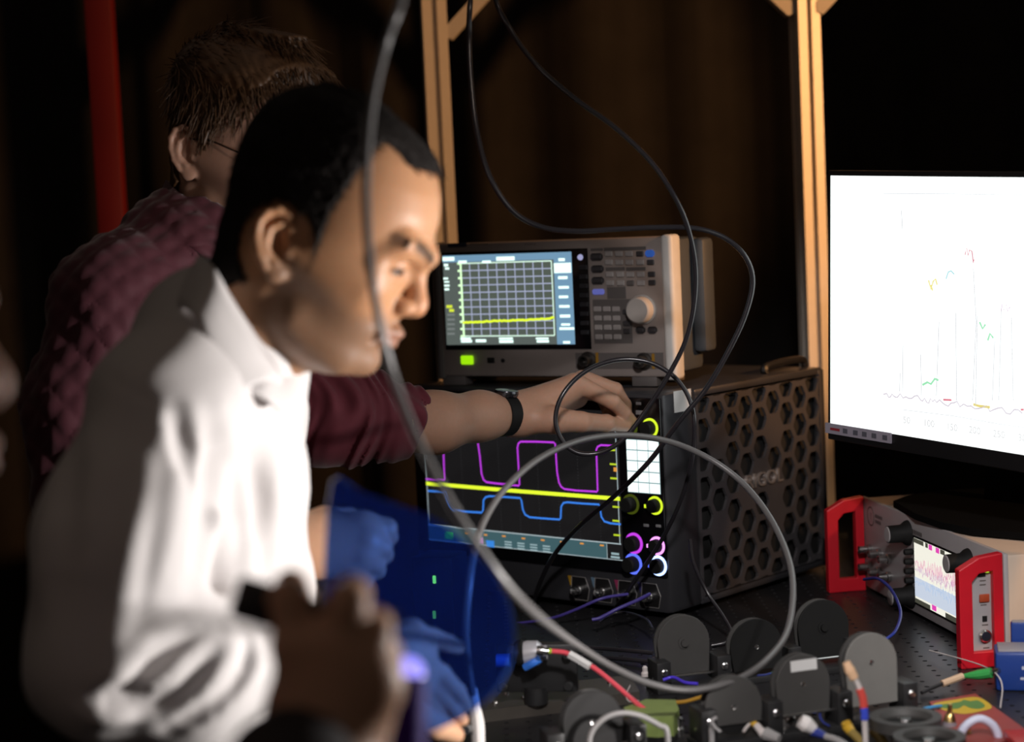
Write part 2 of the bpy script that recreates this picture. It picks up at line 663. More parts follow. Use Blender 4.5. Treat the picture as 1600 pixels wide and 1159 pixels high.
MAG = glow('magenta_trace', srgb(190, 60, 225), 1.1)
BLU = glow('blue_trace', srgb(58, 130, 235), 1.0)
YEL = glow('yellow_trace', srgb(218, 240, 50), 1.2)
trace('magenta_trace', [(97, 366), (192, 373), (196, 370), (190, 190), (195, 155), (365, 168), (374, 172), (384, 240), (394, 340), (405, 372), (420, 383), (470, 390), (540, 397), (592, 402), (596, 395), (585, 200), (590, 178), (602, 168), (680, 168), (778, 172), (786, 180), (796, 330), (806, 385), (818, 408), (835, 420), (900, 428), (1008, 434), (1012, 428), (1005, 210), (1012, 195), (1030, 186), (1105, 190)], 0.0026, MAG)
trace('yellow_trace', [(100, 390), (600, 432), (1132, 472)], 0.0056, YEL, -0.0050)
trace('blue_trace', [(107, 430), (160, 432), (200, 437), (212, 480), (228, 515), (245, 532), (300, 540), (395, 545), (402, 535), (404, 480), (415, 464), (435, 458), (520, 462), (600, 468), (606, 480), (614, 530), (626, 556), (650, 570), (720, 576), (808, 582), (815, 575), (818, 512), (830, 494), (850, 490), (930, 497), (1020, 502), (1024, 520), (1032, 568), (1048, 592), (1080, 602), (1135, 608)], 0.0028, BLU)
tick = MB()
for (px, py) in ((318, 654), (415, 664), (513, 671), (617, 683), (720, 692), (822, 701), (928, 710), (1035, 720)):
    fx, fz = S.f(*Z5(px, py))
    rect(tick, fx - 0.0035, fz - 0.001, fx + 0.0035, fz + 0.0012, -0.0048)
for (px, py) in ((576, 127), (1106, 316)):
    fx, fz = S.f(*Z5(px, py))
    rect(tick, fx - 0.003, fz - 0.003, fx + 0.003, fz + 0.003, -0.0048)
pieces(tick, 'orange_mark', glow('orange_tick', srgb(225, 150, 60), 1.0), scope)
tick = MB()
for (px, py) in ((1088, 212), (1095, 288), (1098, 363), (1110, 515), (1110, 589), (1115, 665), (1088, 140)):
    fx, fz = S.f(*Z5(px, py))
    rect(tick, fx - 0.006, fz - 0.0013, fx + 0.006, fz + 0.0013, -0.0048)
pieces(tick, 'lime_mark', glow('lime_tick', srgb(190, 215, 40), 1.0), scope)
dots = MB()
for i in range(1, 10):
    for j in range(1, 42):
        x = dx0 + (dx1 - dx0) * i / 10
        z = sz1 + (dz1 - sz1) * j / 42
        rect(dots, x - 0.0005, z - 0.0004, x + 0.0005, z + 0.0004, -0.0042)
stuff(dots.build('graticule_dots', glow('scope_grid', srgb(62, 62, 64), 1.0), scope))
# small keypad screen
kx0, kz1 = S.f(980.5, 685)
kx1, kz0 = S.f(1035, 772)
m = MB()
rect(m, kx0, kz0, kx1, kz1, -0.0036)
m.build('keypad_screen', glow('keypad_grey', srgb(120, 150, 155), 1.0), scope)
for r in range(5):
    for c in range(3):
        w, h = (kx1 - kx0) / 3, (kz1 - kz0) / 5
        m = MB()
        rect(m, kx0 + c * w + 0.0006, kz0 + r * h + 0.0008, kx0 + (c + 1) * w - 0.0006, kz0 + (r + 1) * h - 0.0008, -0.0040)
        m.build('touch_key', glow('keypad_white', (0.9, 1.0, 0.98, 1), 1.25), scope)


def scope_knob(px, py, r, ringmat, h=0.015):
    fx, fz = S.f(px, py)
    k = MB().lathe([(0, 0), (r, 0), (r * 0.96, h * 0.85), (r * 0.8, h), (0, h)], (fx, -0.003, fz), (0, -1, 0), 20).build('knob', RUBBER, scope)
    if ringmat:
        MB().lathe([(r * 0.9, 0.0), (r * 1.32, 0.0), (r * 1.32, 0.0012), (r * 0.9, 0.0012)], (fx, -0.003, fz), (0, -1, 0), 28).build('lit_ring', ringmat, k)
    return fx, fz


RY = glow('ring_yellow', srgb(200, 225, 40), 1.3)
RYd = glow('ring_yellow_dim', srgb(70, 80, 15), 0.8)
RM = glow('ring_violet', srgb(190, 60, 220), 1.2)
RP = glow('ring_pink', srgb(240, 150, 250), 1.8)
RB = glow('ring_blue', srgb(90, 110, 245), 1.3)
RB2 = glow('ring_bright_blue', (0.35, 0.5, 1.0, 1), 3.0)
scope_knob(1018, 668, 0.0105, RY, 0.013)
KN = scope_knob(984, 667, 0.0120, RYd, 0.016)
scope_knob(988, 787, 0.0110, RYd, 0.014)
scope_knob(1026, 789, 0.0100, RY, 0.011)
scope_knob(993, 848, 0.0115, RM, 0.012)
scope_knob(1029, 852, 0.0100, RP, 0.011)
scope_knob(992, 880, 0.0115, RB, 0.016)
scope_knob(1031, 883, 0.0110, RB2, 0.010)
for (px, py, c) in ((1011, 790, RY), (1015, 852, RP), (1017, 883, RB), (980, 628, glow('led_green', srgb(60, 235, 130), 1.3))):
    fx, fz = S.f(px, py)
    MB().box((fx, -0.0035, fz), (0.0045, 0.001, 0.005) if py != 628 else (0.009, 0.001, 0.006)).build('indicator_light', c, scope)
fx, fz = S.f(1003, 644)
MB().box((fx, -0.0034, fz), (0.016, 0.0012, 0.006), 0.0004).build('push_key', mat('grey_key', (0.25, 0.25, 0.26, 1), 0.5), scope)
for px, py in ((1012, 820), (1031, 821), (1000, 630)):
    fx, fz = S.f(px, py)
    MB().box((fx, -0.0034, fz), (0.009, 0.0012, 0.004), 0.0004).build('push_key', mat('grey_key', None), scope)
# input sockets
OUT = mat('socket_outline', (0.42, 0.40, 0.39, 1), 0.35, 0.6)
for (px, py, tc) in ((907.5, 919, srgb(170, 130, 30)), (944, 922, srgb(95, 120, 140)), (981, 926, srgb(150, 50, 90)), (1018, 930, srgb(50, 45, 110))):
    fx, fz = S.f(px, py)
    hexp = [(-0.015, 0.017), (0.010, 0.017), (0.017, 0.0), (0.013, -0.017), (-0.011, -0.017), (-0.017, -0.003)]
    pl_ = MB().prism(hexp, -0.0012, 0.0005, O=(fx, 0.0005, fz), U=(1, 0, 0), V=(0, 0, 1)).build('socket_plate', BLACK, scope, smooth=0)
    o_ = MB()
    o_.tube([(fx + a, -0.0012, fz + b_) for a, b_ in hexp], 0.0007, 5, closed=True, smooth=False)
    o_.build('outline', OUT, pl_, smooth=0)
    q = MB()
    q.lathe([(0.0075, 0), (0.0075, 0.006), (0.0062, 0.006), (0.0062, 0.016), (0.0050, 0.016), (0.0050, 0.004), (0, 0.004)], (fx - 0.001, -0.001, fz - 0.001), (0, -1, 0), 20)
    q.cyl((fx - 0.001, -0.004, fz - 0.001), (fx - 0.001, -0.013, fz - 0.001), 0.0014, n=8)
    q.cyl((fx - 0.0085, -0.012, fz - 0.001), (fx + 0.0065, -0.012, fz - 0.001), 0.0012, n=6)
    q.build('bnc_socket', STEEL, pl_)
    MB().prism([(-0.023, 0.017), (-0.0155, 0.017), (-0.0165, 0.004), (-0.0185, 0.002)], -0.0016, 0.0, O=(fx, 0.0005, fz), U=(1, 0, 0), V=(0, 0, 1)).build('colour_tab', mat('tab%d' % px, tc, 0.5), pl_, smooth=0)
# white sticker on the side of the front frame
y0, z1 = S.sx(1052, 607)
y1_, z0 = S.sx(1080, 640)
MB().box2((0.0001, max(y0, 0.012), z0), (0.0006, 0.066, z1 - 0.004)).build('sticker', WHITE, scope)
# honeycomb panel
PANEL = mat('vent_panel_metal', (0.088, 0.083, 0.088, 1), 0.36, 0.35, noise=0.12, scale=30)
hc = MB()
a = 0.0243
c0 = S.sx(1121.4, 645)
PY0, PY1, PZ0, PZ1 = 0.082, SD - 0.012, 0.012, SH - 0.014
solid = [S.sx(*q, -0.002) for q in ((1210, 665), (1112, 697), (1218, 790), (1131, 821), (1170, 748), (1190, 742), (1212, 738))]
cl = lambda y, z: (-0.001, min(max(y, PY0), PY1), min(max(z, PZ0), PZ1))
for i in range(-6, 12):
    for j in range(-10, 8):
        cy = c0[0] + i * 1.5 * a
        cz = c0[1] + (j + 0.5 * (i % 2)) * math.sqrt(3) * a
        if cy < PY0 - a or cy > PY1 + a or cz < PZ0 - a or cz > PZ1 + a:
            continue
        out = [(cy + a * math.cos(k * math.pi / 3), cz + a * math.sin(k * math.pi / 3)) for k in range(6)]
        if any(math.hypot(cy - q[0], (cz - q[1])) < a * 0.86 for q in solid):
            hc.add([cl(*p) for p in out], [[0, 1, 2, 3, 4, 5]])
            continue
        kk = 0.80
        inn = [(cy + kk * (p[0] - cy), cz + kk * (p[1] - cz)) for p in out]
        # soften the hole's corners: 12-gon
        i12 = []
        for k in range(6):
            p, q, r_ = inn[k - 1], inn[k], inn[(k + 1) % 6]
            i12.append((q[0] * 0.86 + p[0] * 0.14, q[1] * 0.86 + p[1] * 0.14))
            i12.append((q[0] * 0.86 + r_[0] * 0.14, q[1] * 0.86 + r_[1] * 0.14))
        vs = [cl(*p) for p in out] + [cl(*p) for p in i12]
        vs += [(-0.0052, v[1], v[2]) for v in vs[6:]]
        fs = []
        for k in range(6):
            n2 = (k + 1) % 6
            fs.append([k, n2, 6 + 2 * n2, 6 + 2 * k + 1])
            fs.append([k, 6 + 2 * k + 1, 6 + 2 * k])
        for k in range(12):
            n2 = (k + 1) % 12
            fs.append([6 + k, 6 + n2, 18 + n2, 18 + k])
        hc.add(vs, fs)
hc.build('honeycomb_panel', PANEL, scope, smooth=0)
MB().box2((-0.006, PY0 - 0.006, PZ0 - 0.004), (0.0, PY0, PZ1 + 0.004)).build('panel_edge', PANEL, scope, smooth=0)
MB().box2((-0.006, PY1, PZ0 - 0.004), (0.0, PY1 + 0.005, PZ1 + 0.004)).build('panel_edge', PANEL, scope, smooth=0)
ya, za = S.sx(1164, 765)
yb, zb = S.sx(1222, 748)
lt = text('RIGOL', 0.030, mat('letter_silver', (0.55, 0.50, 0.47, 1), 0.3, 0.7), scope, (0.0008, ya, za), (0, 1, 0), (0, 0, 1), 'raised_lettering', 0.0018)
wd_ = max(v.co.x for v in lt.data.vertices)
lt.data.transform(Matrix.Scale((yb - ya) / wd_, 4, (1, 0, 0)))

# ================================================================== spectrum analyser
AO = on_z(1054, 590, TZ + 0.01 + SH + 0.014)
A = Frame(AO, 29)
AW, AH, AD = 0.392, 0.203, 0.112
ana = thing('spectrum_analyser', 'grey spectrum analyser with a yellow trace on its screen, on top of the black oscilloscope', 'analyser', A.M)
Z3 = lambda x, y: (660 + x / 3.636, 340 + y / 3.636)
Z4 = lambda x, y: (900 + x / 5.04, 370 + y / 5.04)
AG = mat('warm_grey_plastic', (0.25, 0.212, 0.195, 1), 0.5, noise=0.06)
AG2 = mat('mid_grey_plastic', (0.115, 0.102, 0.098, 1), 0.5, noise=0.06)
ADK = mat('dark_key', (0.045, 0.042, 0.045, 1), 0.45)
AKEY = mat('light_key', (0.36, 0.33, 0.32, 1), 0.45)
ABUMP = mat('pale_bumper', (0.66, 0.64, 0.61, 1), 0.5)
AREAR = mat('blue_grey_case', (0.060, 0.070, 0.082, 1), 0.5)
MB().box2((-AW, 0, 0), (0, 0.018, AH), 0.006).build('front_panel', AG, ana)
MB().box2((-AW + 0.004, 0.016, 0.004), (0.0, AD, AH - 0.004), 0.008).build('rear_case', AREAR, ana)
b = MB()
b.box2((-0.014, -0.003, -0.004), (0.0045, 0.030, AH + 0.002), 0.006, seg=3)
b.build('bumper', ABUMP, ana)
MB().box2((-AW - 0.003, -0.003, -0.004), (-AW + 0.010, 0.030, AH + 0.002), 0.005).build('bumper', AG2, ana)
MB().box2((0.0, 0.07, 0.03), (0.022, AD, AH - 0.006), 0.008).build('rear_bumper', AREAR, ana)
for x in (-0.37, -0.05):
    MB().box2((x - 0.02, 0.004, -0.0135), (x + 0.02, 0.03, 0.004), 0.002).build('foot', AG2, ana)
    MB().box2((x - 0.02, 0.08, -0.0135), (x + 0.02, 0.105, 0.004), 0.002).build('foot', AG2, ana)
ax0, az1 = A.f(*Z3(108, 200))
ax1, az0 = A.f(*Z3(962, 747))
MB().box2((ax0, -0.0014, az0), (ax1, 0.004, az1), 0.001).build('screen_glass', BLACKG, ana)


def AL(x0, y0, x1, y1, mb, yd, Zm=Z3):
    fx0, fz1 = A.f(*Zm(x0, y0))
    fx1, fz0 = A.f(*Zm(x1, y1))
    rect(mb, fx0, fz0, fx1, fz1, yd)


sx0, sz1_ = A.f(*Z3(118, 216))
sx1, sz0_ = A.f(*Z3(872, 718))
m = MB()
rect(m, sx0, sz0_, sx1, sz1_, -0.0020)
m.build('display', glow('analyser_grey', srgb(88, 96, 92), 1.0), ana)
xt = A.f(*Z3(752, 300))[0]
m = MB()
rect(m, xt, sz0_, sx1, sz1_, -0.0024)
rect(m, sx0, A.f(*Z3(300, 250))[1], xt, sz1_, -0.0024)
m.build('menu_bar', glow('analyser_blue', srgb(112, 150, 178), 1.05), ana)
gx0_, gz1_ = A.f(*Z3(222, 260))
gx1_, gz0_ = A.f(*Z3(756, 668))
m = MB()
rect(m, gx0_, gz0_, gx1_, gz1_, -0.0025)
m.build('graph_area', glow('graph_grey', srgb(84, 92, 84), 1.0), ana)
m = MB()
for i in range(1, 10):
    x = gx0_ + (gx1_ - gx0_) * i / 10
    ribbon(m, [(x, gz0_), (x, gz1_)], 0.0016, -0.0028)
    z = gz0_ + (gz1_ - gz0_) * i / 10
    ribbon(m, [(gx0_, z), (gx1_, z)], 0.0016, -0.0028)
m.build('grid_lines', glow('grid_lilac', srgb(170, 178, 205), 1.0), ana)
m = MB()
ribbon(m, [(gx0_, gz0_), (gx1_, gz0_)], 0.0018, -0.0030)
ribbon(m, [(gx0_, gz1_), (gx1_, gz1_)], 0.0018, -0.0030)
ribbon(m, [(gx1_, gz0_), (gx1_, gz1_)], 0.0018, -0.0030)
m.build('graph_border', glow('pale_green', srgb(215, 245, 225), 1.1), ana)
m = MB()
ribbon(m, [(gx0_, gz0_), (gx0_, gz1_)], 0.0030, -0.0030)
for i in range(11):
    z = gz0_ + (gz1_ - gz0_) * i / 10
    rect(m, gx0_ - 0.0055, z - 0.0016, gx0_ + 0.001, z + 0.0016, -0.0031)
m.build('level_scale', glow('pale_lime', srgb(214, 255, 200), 1.3), ana)
m = MB()
P = []
for k in range(50):
    u = k / 49
    px, py = 235 + 520 * u, 594 - 22 * u - (6 if u > 0.97 else 0)
    x, z = A.f(*Z3(px, py))
    P.append((x, z + random.uniform(-0.0007, 0.0007)))
ribbon(m, P, 0.0036, -0.0034)
m.build('yellow_trace', YEL, ana)
m = MB()
for x0, y0, x1, y1 in ((120, 224, 188, 244), (425, 222, 530, 242), (210, 244, 258, 256), (345, 244, 395, 256), (128, 262, 152, 276), (135, 282, 158, 294), (125, 340, 152, 350), (130, 360, 158, 368), (130, 380, 160, 390), (132, 400, 158, 412), (222, 680, 282, 692), (225, 694, 288, 708), (308, 690, 368, 706), (440, 680, 520, 690), (442, 694, 522, 710), (650, 680, 722, 690), (655, 694, 725, 708), (778, 230, 815, 246), (776, 332, 830, 348), (778, 388, 838, 402), (780, 442, 834, 456), (782, 496, 842, 510), (786, 550, 846, 566), (794, 600, 845, 612), (784, 622, 868, 636), (805, 700, 845, 714)):
    AL(x0, y0, x1, y1, m, -0.0032)
AL(752, 258, 852, 312, m, -0.0032)
pieces(m, 'screen_text', glow('text_white', srgb(225, 255, 245), 1.4), ana)
m = MB()
AL(142, 496, 176, 512, m, -0.0032)
AL(158, 518, 186, 534, m, -0.0032)
pieces(m, 'marker_text', glow('text_yellow', srgb(210, 225, 60), 1.1), ana)
m = MB()
for k in range(5):
    AL(148, 545 + 27 * k, 190, 556 + 27 * k, m, -0.0032)
pieces(m, 'greyed_text', glow('text_dim', srgb(120, 126, 124), 1.0), ana)


def akey(zx, zy, w, h, mtl, depth=0.003, name='key', Zm=Z4, bev=0.0012):
    fx, fz = A.f(*Zm(zx, zy))
    return MB().box((fx, -depth / 2, fz), (w, depth, h), bev, seg=1).build(name, mtl, ana)


for y, xs_ in ((133, (260, 340, 420)), (200, (262, 343, 423, 508)), (296, (268, 350, 430, 512)), (363, (272, 355, 515))):
    for x in xs_:
        akey(x, y, 0.0125, 0.0078, AKEY)
for r, y in enumerate((568, 640, 713, 787)):
    for c in range(3):
        akey(172 + 73 * c + 4 * r, y, 0.0125, 0.0078, AKEY)
for x, y in ((590, 200), (598, 294), (602, 360), (505, 133), (432, 363), (400, 590), (402, 680), (404, 742)):
    akey(x, y, 0.0115, 0.0078, ADK if x != 432 else AG2)
for x, y in ((512, 733), (605, 733)):
    akey(x, y, 0.0145, 0.0100, ADK, bev=0.003)
for x, y in ((165, 157), (172, 252), (175, 343)):
    akey(x, y, 0.0195, 0.0105, ADK, bev=0.003)
akey(585, 130, 0.0140, 0.0100, glow('blue_key', srgb(45, 85, 165), 0.7), bev=0.003)
akey(180, 432, 0.0190, 0.0080, glow('violet_key', srgb(95, 100, 175), 0.8), bev=0.002)
for x, y, w, h in ((320, 440, 0.030, 0.017), (290, 665, 0.062, 0.064), (385, 93, 0.067, 0.005), (310, 252, 0.031, 0.005), (472, 252, 0.031, 0.005), (165, 100, 0.020, 0.004)):
    akey(x, y, w, h, AG2, 0.0008, 'key_field', bev=0.0002)
for k in range(8):
    akey(62 + 2.0 * k, 240 + 73 * k, 0.0130, 0.0065, mat('soft_key', (0.018, 0.017, 0.02, 1), 0.5), 0.0045, 'soft_key', bev=0.0008)
fx, fz = A.f(*Z4(38, 160))
MB().lathe([(0, 0), (0.0045, 0), (0.004, 0.002), (0, 0.0025)], (fx, -0.0014, fz), (0, -1, 0), 16).build('status_lamp', glow('lamp_lilac', srgb(165, 165, 205), 0.9), ana)
fx, fz = A.f(*Z4(528, 572))
k_ = MB().lathe([(0, 0), (0.0215, 0), (0.0215, 0.004), (0.0195, 0.006), (0.0185, 0.019), (0.0165, 0.021), (0.006, 0.0205), (0, 0.020)], (fx, 0, fz), (0, -1, 0), 36).build('dial', mat('dial_grey', (0.46, 0.42, 0.39, 1), 0.35), ana)
fx, fz = A.f(*Z3(258, 808))
MB().box((fx, -0.002, fz), (0.0215, 0.004, 0.0135), 0.002).build('power_button', glow('power_green', srgb(150, 220, 10), 1.15), ana)
fx, fz = A.f(*Z3(390, 810))
MB().box((fx, -0.0004, fz), (0.0125, 0.001, 0.0085), 0.0003).build('usb_port', BLACK, ana)
fx, fz = A.f(*Z3(458, 812))
MB().cyl((fx, 0, fz), (fx, -0.0012, fz), 0.0032, n=12).build('jack', BLACK, ana)
fx0, fz1 = A.f(*Z3(870, 768))
fx1, fz0 = A.f(*Z3(1372, 858))
MB().box2((fx0, -0.0008, fz0), (fx1, 0.001, fz1)).build('connector_field', AG2, ana)
for zx, zy in ((945, 808), (1262, 815)):
    fx, fz = A.f(*Z3(zx, zy))
    q = MB().lathe([(0.0125, 0), (0.0125, 0.004), (0.0085, 0.005), (0.0085, 0.020), (0.0060, 0.020), (0.0060, 0.006), (0, 0.006)], (fx, 0, fz), (0, -1, 0), 24).build('coax_socket', mat('dark_steel', (0.07, 0.065, 0.06, 1), 0.35, 0.8), ana)
    MB().box((fx + 0.0145, -0.0012, fz), (0.004, 0.0012, 0.022)).build('port_mark', mat('ochre_mark', srgb(150, 110, 30), 0.5), q)
m = MB()
AL(145, 146, 252, 165, m, -0.0006)
m.build('maker_badge', mat('navy_print', (0.02, 0.025, 0.05, 1), 0.5), ana, smooth=0)
m = MB()
for k in range(8):
    AL(272 + 13 * k, 146, 280 + 13 * k, 153, m, -0.0006)
for k in range(5):
    AL(582 + 13 * k, 149, 590 + 13 * k, 154, m, -0.0006)
m.build('small_print', mat('dark_print', (0.10, 0.085, 0.08, 1), 0.5), ana, smooth=0)

# ================================================================== laser controller (grey box with red handles)
r1, r0 = on_z(1572, 1040), on_z(1349, 919)
L = Frame(r1, 80.6)
LW, LH, LD = 0.505, 0.139, 0.36
las = thing('laser_controller', 'pale grey laser controller with two red side handles and a small colour screen', 'controller', L.M)
Z8 = lambda x, y: (1280 + x / 3.622, 740 + y / 3.622)
LG = mat('pale_grey_panel', (0.42, 0.395, 0.405, 1), 0.45, noise=0.06)
LTOP = mat('cream_case', (0.62, 0.50, 0.40, 1), 0.5, noise=0.06)
LRED = mat('red_handle', (0.55, 0.008, 0.020, 1), 0.4, noise=0.12)
MB().box2((-LW, 0, 0.006), (0, 0.006, LH), 0.001).build('front_panel', LG, las)
MB().box2((-LW + 0.004, 0.006, 0.008), (-0.001, LD, LH - 0.002), 0.002).build('case', LTOP, las)
for x in (-0.45, -0.05):
    for y in (0.04, 0.30):
        MB().cyl((x, y, 0), (x, y, 0.009), 0.012, n=12).build('rubber_foot', RUBBER, las)
for x in (-LW, -0.014):
    y_ = 0.058
    o2 = [(-0.001, 0.0), (-0.001, LH + 0.002), (-y_ * 0.55, LH - 0.002), (-y_, LH - 0.016), (-y_, 0.0)]
    hh = MB()
    fr = 0.017
    i2 = [(-0.014, 0.020), (-0.014, LH - 0.020), (-y_ * 0.55, LH - 0.022), (-y_ + fr, LH - 0.032), (-y_ + fr, 0.020)]
    th = 0.014
    k = len(o2)
    vs = []
    for xx in (x, x + th):
        vs += [(xx, p[0], p[1]) for p in o2] + [(xx, p[0], p[1]) for p in i2]
    fs = []
    for q in range(k):
        q2 = (q + 1) % k
        fs += [[q, q2, k + q2, k + q], [2 * k + q2, 2 * k + q, 3 * k + q, 3 * k + q2], [q, 2 * k + q, 2 * k + q2, q2], [k + q, k + q2, 3 * k + q2, 3 * k + q]]
    hh.add(vs, fs)
    hd = hh.build('handle', LRED, las, smooth=0)
    bv = hd.modifiers.new('bev', 'BEVEL')
    bv.width = 0.0015
    bv.segments = 2
hx = -0.008
MB().box2((hx - 0.002, -0.044, 0.018), (hx, -0.010, LH - 0.018)).build('switch_panel', mat('switch_grey', (0.36, 0.34, 0.35, 1), 0.45), las, smooth=0)


def lsw(zx, zy):
    return L.sx(*Z8(zx, zy), hx)


y_, z_ = lsw(945, 548)
MB().box((hx + 0.0006, y_, z_), (0.0012, 0.006, 0.004)).build('status_led', glow('led_lime', srgb(190, 255, 60), 2.0), las)
y_, z_ = lsw(918, 565)
MB().box((hx + 0.0004, y_, z_), (0.001, 0.010, 0.008)).build('led_window', BLACK, las)
y_, z_ = lsw(932, 702)
MB().box((hx + 0.0014, y_, z_), (0.0028, 0.013, 0.010), 0.001).build('orange_switch', mat('amber_switch', srgb(165, 70, 40), 0.4), las)
y_, z_ = lsw(936, 820)
MB().box((hx + 0.0005, y_, z_), (0.001, 0.006, 0.007)).build('usb_port', BLACK, las)
y_, z_ = lsw(935, 915)
kz = MB().lathe([(0, 0), (0.008, 0), (0.008, 0.004), (0.006, 0.006), (0, 0.006)], (hx, y_, z_), (1, 0, 0), 20).build('key_switch', STEEL, las)
m = MB()
for zx, zy in ((925, 605), (925, 628), (930, 742), (938, 855), (945, 985)):
    y_, z_ = lsw(zx, zy)
    m.add([(hx + 0.0003, y_ - 0.004, z_ - 0.0008), (hx + 0.0003, y_ + 0.004, z_ - 0.0008), (hx + 0.0003, y_ + 0.004, z_ + 0.0008), (hx + 0.0003, y_ - 0.004, z_ + 0.0008)], [[0, 1, 2, 3]])
m.build('small_print', mat('dark_print', None), las, smooth=0)
lx0, lz1 = L.f(*Z8(540, 372))
lx1, lz0 = L.f(*Z8(800, 855))
lx1 = max(lx1, lx0 + 0.12)
lx0, lz0, lx1, lz1 = lx0, L.f(*Z8(556, 728))[1], lx1, L.f(*Z8(540, 360))[1]
MB().box2((lx0 - 0.004, -0.0008, lz0 - 0.003), (lx1 + 0.004, 0.002, lz1 + 0.003)).build('screen_glass', BLACKG, las)
lw, lh = lx1 - lx0, lz1 - lz0
m = MB()
rect(m, lx0, lz0, lx1, lz1, -0.0012)
m.build('display', glow('laser_screen', srgb(238, 236, 222), 1.05), las)
m = MB()
rect(m, lx0, lz0 + lh * 0.10, lx1, lz0 + lh * 0.40, -0.0015)
m.build('blue_band', glow('screen_blue_tint', srgb(200, 210, 226), 1.0), las)
for nm, col, yb_, ya_ in (('pink_trace', srgb(222, 120, 170), 0.62, 0.17), ('pale_blue_trace', srgb(165, 190, 222), 0.34, 0.13), ('lilac_trace', srgb(190, 140, 190), 0.52, 0.14)):
    m = MB()
    P = []
    for k in range(140):
        u = 0.02 + 0.96 * k / 139
        P.append((lx0 + lw * u, lz0 + lh * (yb_ + random.uniform(-1, 1) * ya_ * (0.35 + 0.65 * random.random()) * min(1, 0.35 + 2 * u))))
    ribbon(m, P, 0.0009, -0.0018)
    m.build(nm, glow(nm, col, 1.0), las)
m = MB()
for u0, v0, u1, v1 in ((0.0, 0.93, 0.24, 1.0), (0.28, 0.93, 0.34, 1.0), (0.62, 0.93, 0.72, 1.0), (0.0, 0.0, 0.36, 0.07), (0.7, 0.0, 1.0, 0.08)):
    rect(m, lx0 + lw * u0, lz0 + lh * v0, lx0 + lw * u1, lz0 + lh * v1, -0.0018)
pieces(m, 'dark_block', glow('screen_dark', srgb(70, 70, 60), 1.0), las)
m = MB()
for u0, v0, u1, v1 in ((0.36, 0.92, 0.44, 1.0), (0.52, 0.92, 0.60, 1.0), (0.40, 0.02, 0.50, 0.10)):
    rect(m, lx0 + lw * u0, lz0 + lh * v0, lx0 + lw * u1, lz0 + lh * v1, -0.0019)
pieces(m, 'magenta_block', glow('screen_magenta', srgb(225, 70, 180), 1.0), las)


def lknob(zx, zy, r=0.0125, h=0.030):
    fx, fz = L.f(*Z8(zx, zy))
    k = MB().lathe([(0, 0), (r * 1.45, 0), (r * 1.35, 0.004), (r, 0.010), (r * 0.96, h), (0, h)], (fx, 0, fz), (0, -1, 0), 24).build('knob', RUBBER, las)
    MB().lathe([(0, 0), (r * 0.9, 0), (r * 0.8, 0.0012), (0, 0.0014)], (fx, -h, fz), (0, -1, 0), 24).build('knob_cap', LG, k)


lknob(503, 335)
lknob(845, 500)
lknob(520, 690)
for k in range(4):
    fx, fz = L.f(*Z8(527 + 1.5 * k, 440 + 54 * k))
    MB().lathe([(0, 0), (0.0045, 0), (0.0042, 0.011), (0.0036, 0.012), (0, 0.012)], (fx, 0, fz), (0, -1, 0), 14).build('push_button', RUBBER, las)
for zy in (0, 100):
    for k in range(3):
        fx, fz = L.f(*Z8(290 + 56 * k, 425 + 28 * k + zy))
        MB().lathe([(0.0070, 0), (0.0070, 0.005), (0.0055, 0.006), (0.0055, 0.018), (0.0042, 0.018), (0.0042, 0.004), (0, 0.004)], (fx, 0, fz), (0, -1, 0), 18).build('bnc_socket', STEEL, las)
fx, fz = L.f(*Z8(292, 240))
m = MB()
m.lathe([(0.0125, 0), (0.0145, 0), (0.0145, 0.0004), (0.0125, 0.0004)], (fx, 0, fz), (0, -1, 0), 28)
m.prism([(-0.004, 0.006), (0.004, 0.004), (0.002, -0.004), (0, -0.010), (-0.003, -0.002)], 0, 0.0004, O=(fx, 0, fz), U=(1, 0, 0), V=(0, 0, 1))
for k in range(2):
    for j in range(5 - k):
        rect(m, fx + 0.019 + 0.006 * j, fz + 0.001 - 0.008 * k, fx + 0.0235 + 0.006 * j, fz + 0.006 - 0.008 * k, -0.0004)
fx, fz = L.f(*Z8(528, 325))
for j in range(6):
    rect(m, fx + 0.006 * j, fz - 0.003, fx + 0.0045 + 0.006 * j, fz + 0.003, -0.0004)
m.build('maker_print', mat('dark_print', None), las, smooth=0)

# ================================================================== monitor
MO = at(1297, 662, 2.62)
N = Frame(MO, 56, 0, 2.6)
MW, MH = 0.60, 0.337
mon = thing('monitor', 'black monitor with a bright white chart on screen, standing on the grey controller', 'monitor', N.M)
MB().box2((-0.006, 0.001, -0.022), (MW + 0.006, 0.014, MH + 0.007), 0.002).build('bezel', BLACK, mon)
MB().box2((0.02, 0.012, 0.0), (MW - 0.02, 0.040, MH - 0.02), 0.012).build('rear_shell', BLACK, mon)
m = MB()
rect(m, 0, 0, MW, MH, 0.0006)
m.build('display', glow('monitor_white', (0.95, 1.0, 0.98, 1), 1.5), mon)
fx1, fz1 = N.f(1393, 680)
MB().box2((-0.008, -0.0016, -0.013), (fx1, 0.0008, 0.001)).build('asset_strip', mat('strip_grey', srgb(150, 145, 158), 0.5), mon, smooth=0)
m = MB()
for px in (1322, 1338, 1352, 1367, 1384):
    fx, fz = N.f(px, 676)
    MB().box((fx, -0.0018, -0.0062), (0.0085, 0.0005, 0.0065)).build('strip_icon', mat('icon_grey', srgb(85, 85, 95), 0.5), mon, smooth=0)
fx, fz = N.f(1306, 668)
MB().box((fx, -0.0018, -0.0062), (0.018, 0.0005, 0.0035)).build('strip_red_print', mat('icon_red', srgb(140, 40, 50), 0.5), mon, smooth=0)
Z7 = lambda x, y: (1380 + x / 2.76, 300 + y / 2.76)


